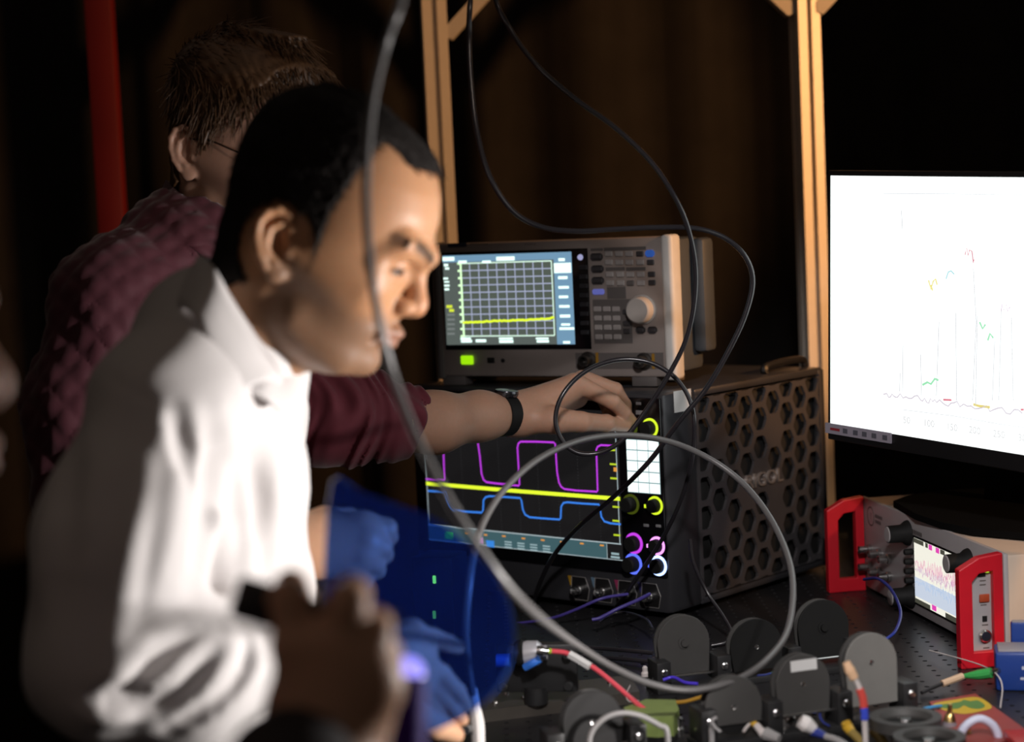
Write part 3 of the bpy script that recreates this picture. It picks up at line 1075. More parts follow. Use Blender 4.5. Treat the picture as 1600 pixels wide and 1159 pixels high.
def mline(name, pts, w, col, jit=0.0, mul=1, st=2.9):
    w *= 1.25
    if isinstance(pts[0], list):
        for seg in pts:
            mline(name, seg, w / 1.25, col, jit, mul, st)
        return
    m = MB()
    for seg in [pts]:
        P = [N.f(*Z7(*q)) for q in seg]
        if jit:
            Q = []
            for p, q in zip(P, P[1:]):
                for k in range(mul):
                    t = k / mul
                    Q.append((p[0] + (q[0] - p[0]) * t, p[1] + (q[1] - p[1]) * t + random.uniform(-jit, jit)))
            P = Q + [P[-1]]
        ribbon(m, P, w, 0.0003)
    return m.build(name, glow('chart_' + name, col, st), mon)


GREY = (0.80, 0.82, 0.86, 1)
base = [(0, 870), (60, 880), (160, 892), (230, 905), (330, 915), (460, 935), (600, 955)]
mline('chart_baseline', base, 0.0014, (0.80, 0.72, 0.82, 1), 0.004, 8, 0.80)
mline('spectrum_upright', [[(70, 860), (72, 780)], [(85, 660), (82, 860)], [(240, 560), (228, 880)], [(312, 520), (316, 900)], [(388, 330), (400, 560), (385, 900)], [(405, 530), (398, 920)], [(480, 640), (470, 900)], [(508, 510), (498, 900)], [(552, 540), (560, 900)], [(160, 700), (165, 880)], [(78, 80), (82, 160)]], 0.0011, GREY, 0, 1, 0.80)
mline('chart_red_peak', [[(352, 270), (360, 240), (366, 275), (372, 250), (382, 255), (388, 305), (392, 290)]], 0.0014, (0.75, 0.25, 0.32, 1), 0, 1, 0.88)
mline('chart_yellow_peak', [[(195, 380), (205, 420), (215, 385), (225, 375), (232, 400)], [(205, 400), (212, 425)]], 0.0018, (0.95, 0.85, 0.25, 1), 0, 1, 0.88)
mline('chart_cyan_peak', [[(270, 375), (280, 345), (292, 340), (306, 355)]], 0.0014, (0.40, 0.80, 0.85, 1), 0, 1, 0.88)
mline('chart_green_marks', [[(415, 560), (428, 590), (440, 570)], [(450, 640), (460, 610), (474, 630)], [(168, 832), (190, 820), (205, 828), (222, 805), (238, 812)]], 0.0024, (0.40, 0.92, 0.55, 1), 0, 1, 0.88)
mline('chart_mauve_peak', [[(508, 515), (512, 480), (520, 510), (530, 485), (536, 515), (546, 495)]], 0.0014, (0.72, 0.52, 0.72, 1), 0, 1, 0.88)
mline('chart_amber_base', [[(388, 915), (410, 922), (460, 928)]], 0.0026, (0.92, 0.78, 0.25, 1), 0, 1, 0.88)
mline('chart_red_base', [[(258, 895), (294, 897)], [(592, 938), (606, 938)]], 0.0020, (0.85, 0.25, 0.32, 1), 0, 1, 0.88)
mline('chart_frame', [[(0, 6), (300, 8), (607, 12)], [(80, 938), (300, 965), (500, 1000), (607, 1015)]], 0.0008, GREY, 0, 1, 0.9)
TXT = glow('chart_digits', (0.80, 0.80, 0.82, 1), 0.80)
for s_, x, y in (('50', 84, 995), ('100', 172, 1008), ('150', 270, 1025), ('200', 368, 1038), ('250', 472, 1055), ('300', 580, 1072)):
    fx, fz = N.f(*Z7(x, y))
    text(s_, 0.013, TXT, mon, (fx, 0.0003, fz), (1, 0, 0), (0, 0, 1), 'axis_number', 0.00005)
# stand: column and a broad foot plate on the controller's lid
zt = L.M.translation.z + LH + 0.0005
mi = N.M.inverted()
fp = [(1396, 792), (1420, 783), (1470, 775), (1553, 771), (1640, 772), (1760, 800), (1760, 866), (1600, 843), (1520, 836), (1470, 826), (1430, 812)]
fpw = [on_z(a_, b_, zt) for a_, b_ in fp]
foot = MB()
k = len(fpw)
up_ = Vector((0, 0, 0.009))
foot.add(fpw + [p + up_ for p in fpw], [list(range(k)), list(range(2 * k - 1, k - 1, -1))] + [[q, (q + 1) % k, k + (q + 1) % k, k + q] for q in range(k)])
SBLK = mat('stand_black', (0.006, 0.006, 0.006, 1), 0.8, spec=0.03)
ft = foot.build('stand_foot', SBLK, mon, smooth=40, M=mi)
ca = on_z(1583, 782, zt + 0.009)
cw = MB()
cdir = N.M.to_3x3() @ Vector((1, 0, 0))
cdep = N.M.to_3x3() @ Vector((0, 1, 0))
pts = []
for z_, off, hw in ((0.0, 0.0, 0.040), (0.08, -0.005, 0.034), (0.22, -0.012, 0.032)):
    for sx_, sy_ in ((-1, -1), (1, -1), (1, 1), (-1, 1)):
        pts.append(ca + cdir * (sx_ * hw) + cdep * (sy_ * 0.014 + off * 0.2) + Vector((0, 0, z_)))
cw.add(pts, [[0, 1, 5, 4], [1, 2, 6, 5], [2, 3, 7, 6], [3, 0, 4, 7], [4, 5, 9, 8], [5, 6, 10, 9], [6, 7, 11, 10], [7, 4, 8, 11], [0, 1, 2, 3], [8, 9, 10, 11]])
cw.build('stand_column', SBLK, mon, M=mi)
# ------------------------------------------------------------------ sculpting with distance fields
class SDF:
    def __init__(s, lo, hi, h, fill=0.06):
        s.lo = np.array(lo, float)
        s.h = h
        n = np.ceil((np.array(hi, float) - s.lo) / h).astype(int) + 1
        s.ax = [s.lo[i] + h * np.arange(n[i]) for i in range(3)]
        s.d = np.full(n, fill, np.float32)

    def sub(s, lo, hi):
        sl = []
        for i in range(3):
            a = max(int(math.floor((lo[i] - s.lo[i]) / s.h)), 0)
            b = min(int(math.ceil((hi[i] - s.lo[i]) / s.h)) + 1, s.d.shape[i])
            if b <= a:
                return None
            sl.append(slice(a, b))
        g = np.meshgrid(*[s.ax[i][sl[i]].astype(np.float32) for i in range(3)], indexing='ij')
        return tuple(sl), g

    def mix(s, sl, d, k, op):
        a = s.d[sl]
        if op == 'sub':
            d = -d
            h = np.clip(0.5 - 0.5 * (a - d) / k, 0, 1)
            s.d[sl] = a * (1 - h) + d * h + k * h * (1 - h)
            return
        if op == 'and':
            h = np.clip(0.5 - 0.5 * (a - d) / k, 0, 1)
            s.d[sl] = a * (1 - h) + d * h + k * h * (1 - h)
            return
        h = np.clip(0.5 + 0.5 * (a - d) / k, 0, 1)
        s.d[sl] = a * (1 - h) + d * h - k * h * (1 - h)

    def cap(s, a, b, ra, rb=None, k=0.01, op='add', sq=None):
        rb = ra if rb is None else rb
        a, b = np.array(a, float), np.array(b, float)
        m = max(ra, rb) + k * 1.5 + 0.012
        w = np.ones(3) if sq is None else np.array(sq, float)
        got = s.sub(np.minimum(a, b) - m / w, np.maximum(a, b) + m / w)
        if got is None:
            return s
        sl, g = got
        ab = (b - a) * w
        L = float(ab @ ab) + 1e-12
        P = [(g[i] - np.float32(a[i])) * np.float32(w[i]) for i in range(3)]
        t = np.clip((P[0] * ab[0] + P[1] * ab[1] + P[2] * ab[2]) / L, 0, 1)
        d = np.sqrt(sum((P[i] - t * ab[i]) ** 2 for i in range(3))) - (ra + (rb - ra) * t)
        s.mix(sl, d.astype(np.float32), k, op)
        return s

    def chain(s, pts, rs, k=0.006, op='add', join=0.004):
        for i in range(len(pts) - 1):
            s.cap(pts[i], pts[i + 1], rs[i], rs[i + 1], k if i == 0 else join, op)
        return s

    def ell(s, c, r, k=0.01, op='add', rot=None):
        c, r = np.array(c, float), np.array(r, float)
        m = max(r) + k * 1.5 + 0.012 if rot is not None else r + k * 1.5 + 0.012
        got = s.sub(c - m, c + m)
        if got is None:
            return s
        sl, g = got
        q = [g[i] - np.float32(c[i]) for i in range(3)]
        if rot is not None:
            Rm = np.array(rot)            # rows = local axes
            q = [Rm[i, 0] * q[0] + Rm[i, 1] * q[1] + Rm[i, 2] * q[2] for i in range(3)]
        k0 = np.sqrt(sum((q[i] / r[i]) ** 2 for i in range(3))) + 1e-9
        k1 = np.sqrt(sum((q[i] / r[i] ** 2) ** 2 for i in range(3))) + 1e-9
        s.mix(sl, (k0 * (k0 - 1) / k1).astype(np.float32), k, op)
        return s

    def ball(s, c, r, k=0.01, op='add'):
        return s.cap(c, c, r, r, k, op)

    def half(s, p, n, k=0.004, op='and'):
        """keep what lies on the side opposite to n"""
        n = np.array(n, float)
        n /= np.linalg.norm(n)
        g = np.meshgrid(*[a.astype(np.float32) for a in s.ax], indexing='ij')
        d = sum((g[i] - p[i]) * n[i] for i in range(3)).astype(np.float32)
        s.mix((slice(None),) * 3, d, k, op)
        return s

    def field(s, fn):
        g = np.meshgrid(*[a.astype(np.float32) for a in s.ax], indexing='ij')
        s.d = fn(g, s.d).astype(np.float32)
        return s

    def sample(s, p):
        q = (np.array(p, float) - s.lo) / s.h
        i = np.floor(q).astype(int)
        if (i < 0).any() or (i + 1 >= np.array(s.d.shape)).any():
            return 0.05
        f = q - i
        c = s.d[i[0]:i[0] + 2, i[1]:i[1] + 2, i[2]:i[2] + 2]
        c = c[0] * (1 - f[0]) + c[1] * f[0]
        c = c[0] * (1 - f[1]) + c[1] * f[1]
        return float(c[0] * (1 - f[2]) + c[1] * f[2])

    def hit(s, px, py, d0, d1, step=0.002):
        """where the line of sight through a pixel first meets the surface"""
        d = d0
        while d < d1:
            if s.sample(at(px, py, d)) < 0:
                return at(px, py, d)
            d += step
        return None

    def net(s, smooth=1):
        d = s.d
        d = np.pad(d, 1, constant_values=0.05)
        lo = s.lo - s.h
        ins = d < 0
        n = np.array(d.shape) - 1
        cnt = np.zeros(n, np.int8)
        for i in (0, 1):
            for j in (0, 1):
                for k in (0, 1):
                    cnt += ins[i:n[0] + i, j:n[1] + j, k:n[2] + k]
        act = (cnt > 0) & (cnt < 8)
        ids = np.full(n, -1, np.int64)
        cells = np.argwhere(act)
        ids[act] = np.arange(len(cells))
        acc = np.zeros((len(cells), 3))
        num = np.zeros(len(cells))
        cor = [(i, j, k) for i in (0, 1) for j in (0, 1) for k in (0, 1)]
        val = {c: d[cells[:, 0] + c[0], cells[:, 1] + c[1], cells[:, 2] + c[2]] for c in cor}
        for c in cor:
            for ax in range(3):
                if c[ax]:
                    continue
                e = list(c)
                e[ax] = 1
                a, b = val[c], val[tuple(e)]
                m = (a < 0) != (b < 0)
                t = np.where(m, a / np.where(m, a - b, 1), 0)
                p = np.tile(np.array(c, float), (len(cells), 1))
                p[:, ax] += t
                acc += np.where(m[:, None], p, 0)
                num += m
        V = lo + (cells + acc / num[:, None]) * s.h
        F = []
        for ax in range(3):
            o1, o2 = [(1, 2), (2, 0), (0, 1)][ax]
            a = ins
            sl0 = [slice(1, -1)] * 3
            sl0[ax] = slice(0, -1)
            sl1 = list(sl0)
            sl1[ax] = slice(1, None)
            A, B = a[tuple(sl0)], a[tuple(sl1)]
            cr = np.argwhere(A != B)
            if not len(cr):
                continue
            flip = A[tuple(cr.T)]
            base = cr + 1
            base[:, ax] -= 1
            q = []
            for (u, v) in ((0, 0), (1, 0), (1, 1), (0, 1)):
                c = base.copy()
                c[:, o1] -= u
                c[:, o2] -= v
                q.append(ids[c[:, 0], c[:, 1], c[:, 2]])
            q = np.stack(q, 1)
            q = np.where(flip[:, None], q[:, ::-1], q)
            F.append(q)
        F = np.concatenate(F)[:, ::-1]
        for _ in range(smooth):
            E = np.concatenate([F[:, [0, 1]], F[:, [1, 2]], F[:, [2, 3]], F[:, [3, 0]]])
            S_ = np.zeros_like(V)
            c = np.zeros(len(V))
            for a_, b_ in ((0, 1), (1, 0)):
                np.add.at(S_, E[:, a_], V[E[:, b_]])
                np.add.at(c, E[:, a_], 1)
            V = V * 0.5 + 0.5 * S_ / np.maximum(c, 1)[:, None]
        return V, F


def blob(name, V, F, mtl, parent=None, color=None, M=None):
    me = bpy.data.meshes.new(name)
    me.vertices.add(len(V))
    me.vertices.foreach_set('co', np.asarray(V, np.float32).ravel())
    me.loops.add(F.size)
    me.loops.foreach_set('vertex_index', F.astype(np.int32).ravel())
    me.polygons.add(len(F))
    me.polygons.foreach_set('loop_start', np.arange(0, F.size, F.shape[1], dtype=np.int32))
    me.materials.append(mtl)
    me.update(calc_edges=True)
    me.validate()
    me.shade_smooth()
    if color is not None:
        at_ = me.color_attributes.new('tone', 'FLOAT_COLOR', 'POINT')
        c = np.ones((len(V), 4), np.float32)
        c[:, :3] = color
        at_.data.foreach_set('color', c.ravel())
    return link(name, me, parent, M)


def merge(parts):
    V, F, C_, o = [], [], [], 0
    for v, f, c in parts:
        V.append(v)
        F.append(f + o)
        C_.append(c)
        o += len(v)
    return np.concatenate(V), np.concatenate(F), np.concatenate(C_)


def xf(M, V):
    A = np.array(M)
    return V @ A[:3, :3].T + A[:3, 3]


# ------------------------------------------------------------------ heads (x forward, y to the left, z up; origin between the ears)
HEADZ = [(.1395, -.002, -.03, .006), (.137, .020, -.045, .032), (.130, .042, -.058, .048), (.115, .068, -.072, .060), (.10, .083, -.081, .068), (.08, .0945, -.087, .0735), (.06, .100, -.089, .0755), (.04, .1005, -.0885, .076), (.025, .100, -.086, .075), (.01, .0955, -.083, .072), (-.005, .0915, -.079, .0695), (-.02, .0905, -.072, .067), (-.035, .0915, -.06, .0645), (-.05, .093, -.045, .061), (-.065, .088, -.03, .056), (-.08, .0850, -.012, .050), (-.09, .079, .006, .043), (-.0975, .066, .026, .030), (-.101, .050, .036, .012)]


def head_sdf(h=0.002, jaw=1.0):
    s = SDF((-.12, -.105, -.20), (.135, .105, .16), h)
    T = np.array(HEADZ)[::-1]
    zz = T[:, 0]

    def base(g, d):
        x, y, z = g
        zc = np.clip(z, zz[0], zz[-1])
        xf_ = np.interp(zc, zz, T[:, 1])
        xb = np.interp(zc, zz, T[:, 2])
        w = np.interp(zc, zz, T[:, 3])
        cx = (xf_ + xb) / 2 - 0.004
        a = np.where(x > cx, xf_ - cx, cx - xb)
        p = np.where(x > cx, 2.25, 2.1)
        u = np.abs(x - cx) / np.maximum(a, 1e-3)
        v = np.abs(y) / np.maximum(w, 1e-3)
        r = (u ** p + v ** p) ** (1 / p)
        q = (r - 1) * np.minimum(a, w) * 0.9
        over = np.maximum(z - zz[-1], zz[0] - z)
        return np.maximum(q, over)
    s.field(base)
    # gentle smoothing of the lofted field
    for _ in range(5):
        d = s.d
        for ax in range(3):
            d = (np.roll(d, 1, ax) + np.roll(d, -1, ax) + 2 * d) / 4
        s.d = d
    # neck
    s.cap((-.022, 0, -.03), (-.055, 0, -.20), .056, .063, k=.03)
    for y in (-1, 1):
        s.cap((-.025, y * .052, -.045), (.0, y * .02, -.19), .010, .012, k=.02)
        s.cap((.012, y * .052, -.062), (.058, y * .028, -.088), .011, .010, k=.02)          # jaw line
        s.cap((.062, y * .049, -.013), (.005, y * .062, -.004), .0125, .010, k=.03)          # cheek bone
        s.ell((.101, y * .032, .0115), (.0135, .0165, .0100), k=.012, op='sub')               # eye socket
        s.cap((.1015, y * .010, .0255), (.0860, y * .046, .0335), .0080, .0060, k=.014)       # brow ridge
        s.cap((.0825, y * .047, .0325), (.0670, y * .054, .0130), .0055, .0045, k=.014)
        s.cap((.0670, y * .053, .0080), (.0745, y * .040, -.0075), .0045, .0050, k=.012)
        s.ball((.0772, y * .0325, .0112), .0147, k=.005)                                      # lids over the eyeball
        s.chain([(.0860, y * .0205, .0070), (.0913, y * .0325, .0060), (.0850, y * .0450, .0076), (.0790, y * .0475, .0085)], [.0026, .0034, .0028, .0016], k=.0015, op='sub', join=.0015)
        s.chain([(.0866, y * .0215, .0200), (.0900, y * .0325, .0210), (.0846, y * .0440, .0195)], [.0012, .0013, .0011], k=.003, op='sub', join=.003)
    s.cap((.048, 0, -.080), (.0, 0, -.070), .016, .028, k=.025)                              # flesh under the jaw
    # nose
    s.cap((.0975, 0, .0125), (.1055, 0, -.012), .0062, .0082, k=.010)
    s.ball((.1062, 0, -.0195), .0098, k=.007)
    for y in (-1, 1):
        s.ell((.0955, y * .0135, -.0225), (.0115, .0068, .0082), k=.005)
        s.cap((.0985, y * .0072, -.0305), (.1020, y * .0060, -.027), .0030, .0022, k=.002, op='sub')
        s.cap((.0915, y * .0215, -.020), (.0925, y * .0195, -.028), .0012, .0012, k=.004, op='sub')
    s.cap((.1005, 0, -.0265), (.0945, 0, -.0315), .0045, .0055, k=.006)
    # mouth
    for y in (-1, 1):
        s.cap((.0968, 0, -.0475), (.0835, y * .022, -.0535), .0062, .0028, k=.006)
        s.cap((.0935, 0, -.0600), (.0825, y * .021, -.0560), .0066, .0028, k=.006)
        s.cap((.1025, 0, -.0535), (.0855, y * .025, -.0548), .0013, .0016, k=.0025, op='sub')
        s.ball((.0815, y * .027, -.0555), .0035, k=.006, op='sub')
    s.cap((.0985, 0, -.034), (.1005, 0, -.042), .0020, .0022, k=.005, op='sub')
    s.cap((.094, -.010, -.0685), (.094, .010, -.0685), .0045, k=.010, op='sub')
    s.ell((.0755, 0, -.0835), (.0145, .020, .0125), k=.014)
    s.pre = s.d.copy()
    # ears
    for y in (-1, 1):
        c = np.array((-.018, y * .0735, -.002))
        tilt = R(14)
        flare = R(24)
        fx = np.array((math.cos(tilt), 0, math.sin(tilt)))
        up = np.array((-math.sin(tilt), 0, math.cos(tilt)))
        out = np.array((0, y, 0))
        e1 = fx * math.cos(flare) - out * math.sin(flare)       # toward the face
        nn = out * math.cos(flare) + fx * math.sin(flare)
        E = lambda a, b, o=0.0: c + e1 * a + up * b + nn * o + out * 0.004
        rot = [e1, nn, up]
        s.ell(E(-.001, .002, -.001), (.0175, .0042, .029), k=.006, rot=rot)
        s.cap(E(.012, .0, -.006), E(-.006, .004, -.010), .013, .015, k=.008)
        s.ell(E(.004, .0, .006), (.0095, .0075, .0145), k=.003, op='sub', rot=rot)
        s.ell(E(-.003, .0175, .005), (.0085, .0055, .008), k=.003, op='sub', rot=rot)
        rim = [(.010, .006), (.0135, .017), (.0095, .0265), (.0, .0305), (-.010, .0275), (-.0165, .018), (-.0175, .006), (-.014, -.008), (-.008, -.019)]
        for p, q in zip(rim, rim[1:]):
            s.cap(E(p[0], p[1], .0035), E(q[0], q[1], .0035), .0034, .0034, k=.0025)
        anti = [(.004, .019), (-.006, .014), (-.0095, .004), (-.0075, -.008), (.001, -.0155)]
        for p, q in zip(anti, anti[1:]):
            s.cap(E(p[0], p[1], .0030), E(q[0], q[1], .0030), .0026, .0028, k=.003)
        s.ell(E(.0025, -.0255, .001), (.0085, .0042, .0085), k=.006, rot=rot)
        s.cap(E(.0125, .004, .003), E(.0105, -.006, .005), .0035, .0040, k=.003)
    return s


def tone_blend(C_, w, col):
    return C_ * (1 - w[:, None]) + np.array(col)[None, :] * w[:, None]


def sstep(a, b, x):
    t = np.clip((x - a) / (b - a), 0, 1)
    return t * t * (3 - 2 * t)


def face_tones(V, skin, lip, hairc, stubble_shade):
    x, y, z = V[:, 0], V[:, 1], V[:, 2]
    ay = np.abs(y)
    C_ = np.tile(np.array(skin), (len(V), 1))
    # redder nose, ears
    C_ = tone_blend(C_, 0.25 * sstep(.1, .116, x) * (z < 0.01), (skin[0] * 1.05, skin[1] * 0.75, skin[2] * 0.7))
    # facial hair on jaw, chin and lip, plus the ear-side jaw shadow painted in
    beard_shade = sstep(-.026, -.048, z - 0.55 * np.clip(.06 - x, 0, .06)) * sstep(-.035, .000, x) * sstep(-.125, -.100, z)
    C_ = tone_blend(C_, stubble_shade * beard_shade, np.array(hairc) * 1.5 + 0.02)
    lips = (np.exp(-((z + .0535) / .0085) ** 2) * sstep(.026, .018, ay) * sstep(.082, .088, x))
    C_ = tone_blend(C_, 0.55 * lips, lip)
    # eyebrows
    bz = .0250 + .0105 * np.sin(np.clip((ay - .012) / .038, 0, 1) * 1.9)
    brow = np.exp(-((z - bz) / .0052) ** 2) * sstep(.009, .014, ay) * sstep(.052, .042, ay) * (x > .07)
    C_ = tone_blend(C_, 0.85 * brow, hairc)
    lash = np.exp(-((z - .0102) / .0020) ** 2) * sstep(.020, .024, ay) * sstep(.0475, .043, ay) * (x > .08)
    C_ = tone_blend(C_, 0.9 * lash, np.array(hairc) * 0.6)
    return C_


def head_pose(mid, yaw, pitch, roll=0.0):
    """yaw: turn of the face from +X toward the camera; pitch: nod down"""
    return Matrix.Translation(Vector(mid)) @ Matrix.Rotation(-R(yaw), 4, 'Z') @ Matrix.Rotation(R(pitch), 4, 'Y') @ Matrix.Rotation(R(roll), 4, 'X')


SKIN = mat('skin', None, 0.48, noise=0.07, scale=220, attr='tone', sss=0.35, spec=0.40, bump=0.12, bscale=1400)
EYEW = mat('eye_white', (0.30, 0.27, 0.25, 1), 0.3)
IRIS = mat('iris_dark', (0.02, 0.010, 0.006, 1), 0.1)


def make_eyes(parent, M):
    for y in (-1, 1):
        e = MB().lathe([(0, -.0125)] + [(.0125 * math.sin(t), -.0125 * math.cos(t)) for t in np.linspace(.2, math.pi - .48, 12)] + [(0.0058, .0111)], (.0773, y * .0325, .0112), (1, y * .10, -.42), 20)
        ob = e.build('eye', EYEW, parent, M=M)
        MB().lathe([(0, .0118), (.003, .01165), (.0058, .0111), (0.0058, .0105)], (.0773, y * .0325, .0112), (1, y * .10, -.42), 18).build('iris', IRIS, ob)
# ================================================================== people
P_ = lambda *q: tuple(at(*q))


def legs(name, parent, hipx, hipy, mtl, z0=0.86, spread=0.10):
    s = SDF((hipx - .20, hipy - .26, 0.06), (hipx + .20, hipy + .26, z0 + .14), .011)
    s.cap((hipx, hipy - .07, z0), (hipx, hipy + .07, z0), .115, k=.03)
    for q in (-1, 1):
        s.chain([(hipx, hipy + q * spread * .8, z0 - .04), (hipx + .02, hipy + q * spread, .48), (hipx - .02, hipy + q * spread * 1.1, .10)], [.095, .070, .052], k=.03, join=.02)
    V, F = s.net(2)
    o = blob(name, V, F, mtl, parent)
    for q in (-1, 1):
        s = SDF((hipx - .16, hipy + q * spread * 1.1 - .08, -.01), (hipx + .24, hipy + q * spread * 1.1 + .08, .16), .008)
        y = hipy + q * spread * 1.1
        s.ell((hipx + .05, y, .045), (.13, .045, .042), k=.02)
        s.cap((hipx - .02, y, .05), (hipx - .02, y, .12), .045, .045, k=.03)
        s.half((0, 0, .002), (0, 0, -1))
        V, F = s.net(1)
        blob('shoe', V, F, RUBBER, parent)
    return o


def strands(V, pick, flow, n, length, width, lift, seed):
    """tapered tufts that start on the hair's surface and follow the combing direction"""
    r = np.random.default_rng(seed)
    idx = r.choice(pick, n)
    mb = MB()
    for i in idx:
        p = Vector(V[i])
        d = Vector(flow(p, r)).normalized()
        L = length * r.uniform(.55, 1.25)
        up_ = (p - Vector((-.01, 0, .04))).normalized()
        d = (d - up_ * (d.dot(up_) * .92)).normalized()
        side = d.cross(up_)
        if side.length < 1e-4:
            continue
        side.normalize()
        vs, fs = [], []
        q = p - up_ * .002
        w = width * r.uniform(.6, 1.3)
        for k in range(5):
            t = k / 4
            ww = w * (1 - t) ** .7 + .0002
            vs += [q - side * ww, q + side * ww, q + up_ * ww * .9]
            d = (d + Vector(r.normal(0, .10, 3)) + up_ * (lift * (0.5 - t))).normalized()
            q = q + d * (L / 4)
        for k in range(4):
            a = 3 * k
            for u, v in ((0, 1), (1, 2), (2, 0)):
                fs.append([a + u, a + v, a + 3 + v, a + 3 + u])
        mb.add(vs, fs)
    return mb


# ------------------------------------------------------------------ man in the white shirt
SHIRT = mat('white_shirt', (0.64, 0.615, 0.61, 1), 0.8, noise=0.03, scale=30, bump=0.15, bscale=1800, spec=0.2)
TROUS = mat('dark_trousers', (0.018, 0.018, 0.022, 1), 0.8, bump=0.1, bscale=900)
h1 = head_sdf(.0019)
V1, F1 = h1.net(1)
HAIR1 = (.010, .0075, .0065)


def hair1(x, y, z):
    ay = np.abs(y)
    xh = np.interp(z, [-.06, -.02, 0, .02, .04, .06, .085, .10, .115, .128, .14], [-.03, .015, .017, .018, .018, .023, .030, .034, .040, .050, .06])
    top = np.interp(z, [.092, .101, .107, .114, .12, .13, .14], [.0, .088, .083, .077, .071, .062, .06]) - .02 * sstep(.02, .05, ay)
    wt = sstep(.054, .042, ay)
    xh = np.maximum(xh, top * wt + xh * (1 - wt))
    zl = np.interp(x, [-.09, -.055, -.035, -.012, .02], [-.055, -.055, -.040, -.006, -.014])
    ear = .037 - np.sqrt(((x + .019) / 1.0) ** 2 + ((z + .004) / 1.12) ** 2)
    return np.maximum(np.maximum(x - xh, zl - z), ear)


c1 = face_tones(V1, (.46, .235, .120), (.36, .15, .10), HAIR1, .55)
w_ = sstep(.006, -.003, hair1(V1[:, 0], V1[:, 1], V1[:, 2]) + .002 * np.sin(V1[:, 0] * 900) * np.sin(V1[:, 2] * 800)) * (np.abs(V1[:, 1]) < .079)
c1 = tone_blend(c1, .95 * w_, HAIR1)
M1 = head_pose(at(491, 386, 1.75), 7, 22)
def brows(parent, M, mtl, seed):
    ay = np.abs(V1[:, 1])
    bz = .0245 + .0105 * np.sin(np.clip((ay - .012) / .038, 0, 1) * 1.9)
    pk = np.where((np.abs(V1[:, 2] - bz) < .0050 - .05 * np.clip(ay - .035, 0, .02)) & (ay > .011) & (ay < .053) & (V1[:, 0] > .07))[0]
    stuff(strands(V1, pk, lambda p, r: Vector((-.35, (1 if p.y > 0 else -1), .25)) + Vector(r.normal(0, .2, 3)), 1400, .0070, .00034, .02, seed).build('eyebrows', mtl, parent, smooth=180, M=M))


# hands and forearms of the man in white
SK1 = (.52, .30, .185)
hf = SDF(np.array(P_(540, 850, 1.95)) - (.12, .11, .10), np.array(P_(540, 850, 1.95)) + (.10, .12, .10), .0017)
hf.chain([P_(420, 868, 1.95), P_(478, 852, 1.935), P_(520, 848, 1.935)], [.034, .029, .027], k=.01, join=.02)
for a, r in (((566, 822, 1.93), .019), ((573, 842, 1.925), .020), ((566, 864, 1.925), .019), ((550, 884, 1.93), .017)):
    hf.cap(P_(505, 850, 1.935), P_(*a), .024, r * .85, k=.016)
for tr in ([(566, 817, 1.925), (604, 825, 1.935), (607, 838, 1.965), (585, 845, 1.98)], [(573, 842, 1.918), (597, 854, 1.930), (600, 866, 1.96), (578, 868, 1.975)], [(566, 866, 1.918), (586, 879, 1.932), (588, 890, 1.96), (565, 890, 1.97)], [(550, 886, 1.922), (569, 898, 1.938), (570, 907, 1.962), (550, 905, 1.97)]):
    hf.chain([P_(*q) for q in tr], [.0118, .0105, .0095, .0085], k=.005, join=.003)
hf.chain([P_(510, 815, 1.95), P_(545, 812, 1.985), P_(575, 835, 1.995)], [.016, .0125, .010], k=.01)
Vf, Ff = hf.net(1)
hn = SDF(np.array(P_(650, 1050, 1.80)) - (.17, .14, .13), np.array(P_(650, 1050, 1.80)) + (.10, .14, .11), .0018)
hn.chain([P_(430, 1020, 1.675), P_(560, 1030, 1.72), P_(600, 1035, 1.735)], [.034, .027, .026], k=.01, join=.02)
for a, r in (((642, 992, 1.765), .016), ((655, 1018, 1.785), .017), ((655, 1045, 1.80), .017), ((648, 1068, 1.81), .016)):
    hn.cap(P_(602, 1035, 1.74), P_(*a), .023, r, k=.016)
for tr, r in (([(640, 988, 1.765), (676, 996, 1.80), (700, 1005, 1.825), (716, 1011, 1.845)], .0105), ([(655, 1030, 1.785), (690, 1052, 1.82), (715, 1080, 1.85), (727, 1102, 1.87)], .0105), ([(655, 1052, 1.80), (684, 1078, 1.835), (708, 1106, 1.86), (722, 1124, 1.88)], .0100), ([(648, 1072, 1.81), (674, 1102, 1.845), (695, 1126, 1.87), (706, 1140, 1.885)], .0105)):
    hn.chain([P_(*q) for q in tr], [r, r * .86, r * .78, r * .66], k=.006, join=.003)
hn.chain([P_(612, 1060, 1.735), P_(640, 1105, 1.78), P_(680, 1135, 1.83), P_(712, 1148, 1.87)], [.018, .0140, .0118, .0085], k=.012)
Vn, Fn = hn.net(1)
MI1 = np.array(M1)
parts = [(xf(M1, V1), F1, c1), (Vf, Ff, np.tile(SK1, (len(Vf), 1))), (Vn, Fn, np.tile(SK1, (len(Vn), 1)))]
Vb, Fb, Cb = merge(parts)
man1 = blob('person', Vb, Fb, SKIN, None, Cb)
tag(man1, 'man in a white collared shirt leaning over the bench, dark receding hair, looking down', 'person', 'men at the bench')
make_eyes(man1, M1)
hs = SDF(h1.lo, np.array([a[-1] for a in h1.ax]), h1.h)
g = np.meshgrid(*[a.astype(np.float32) for a in h1.ax], indexing='ij')
nr = np.random.default_rng(3).normal(0, 1, g[0].shape).astype(np.float32)
for ax in (0, 1, 2):
    nr = (np.roll(nr, 1, ax) + np.roll(nr, -1, ax) + 2 * nr) / 4
nzz = .0004 * nr / nr.std()
thick = .0035 + .0030 * sstep(.06, .12, g[2])
hs.d = np.maximum(h1.pre - thick + nzz, hair1(g[0], g[1], g[2]) + nzz * 2).astype(np.float32)
Vh, Fh = hs.net(1)
HM1 = mat('black_hair', HAIR1 + (1,), 0.8, noise=0.3, scale=300, bump=0.3, bscale=900, spec=0.2)
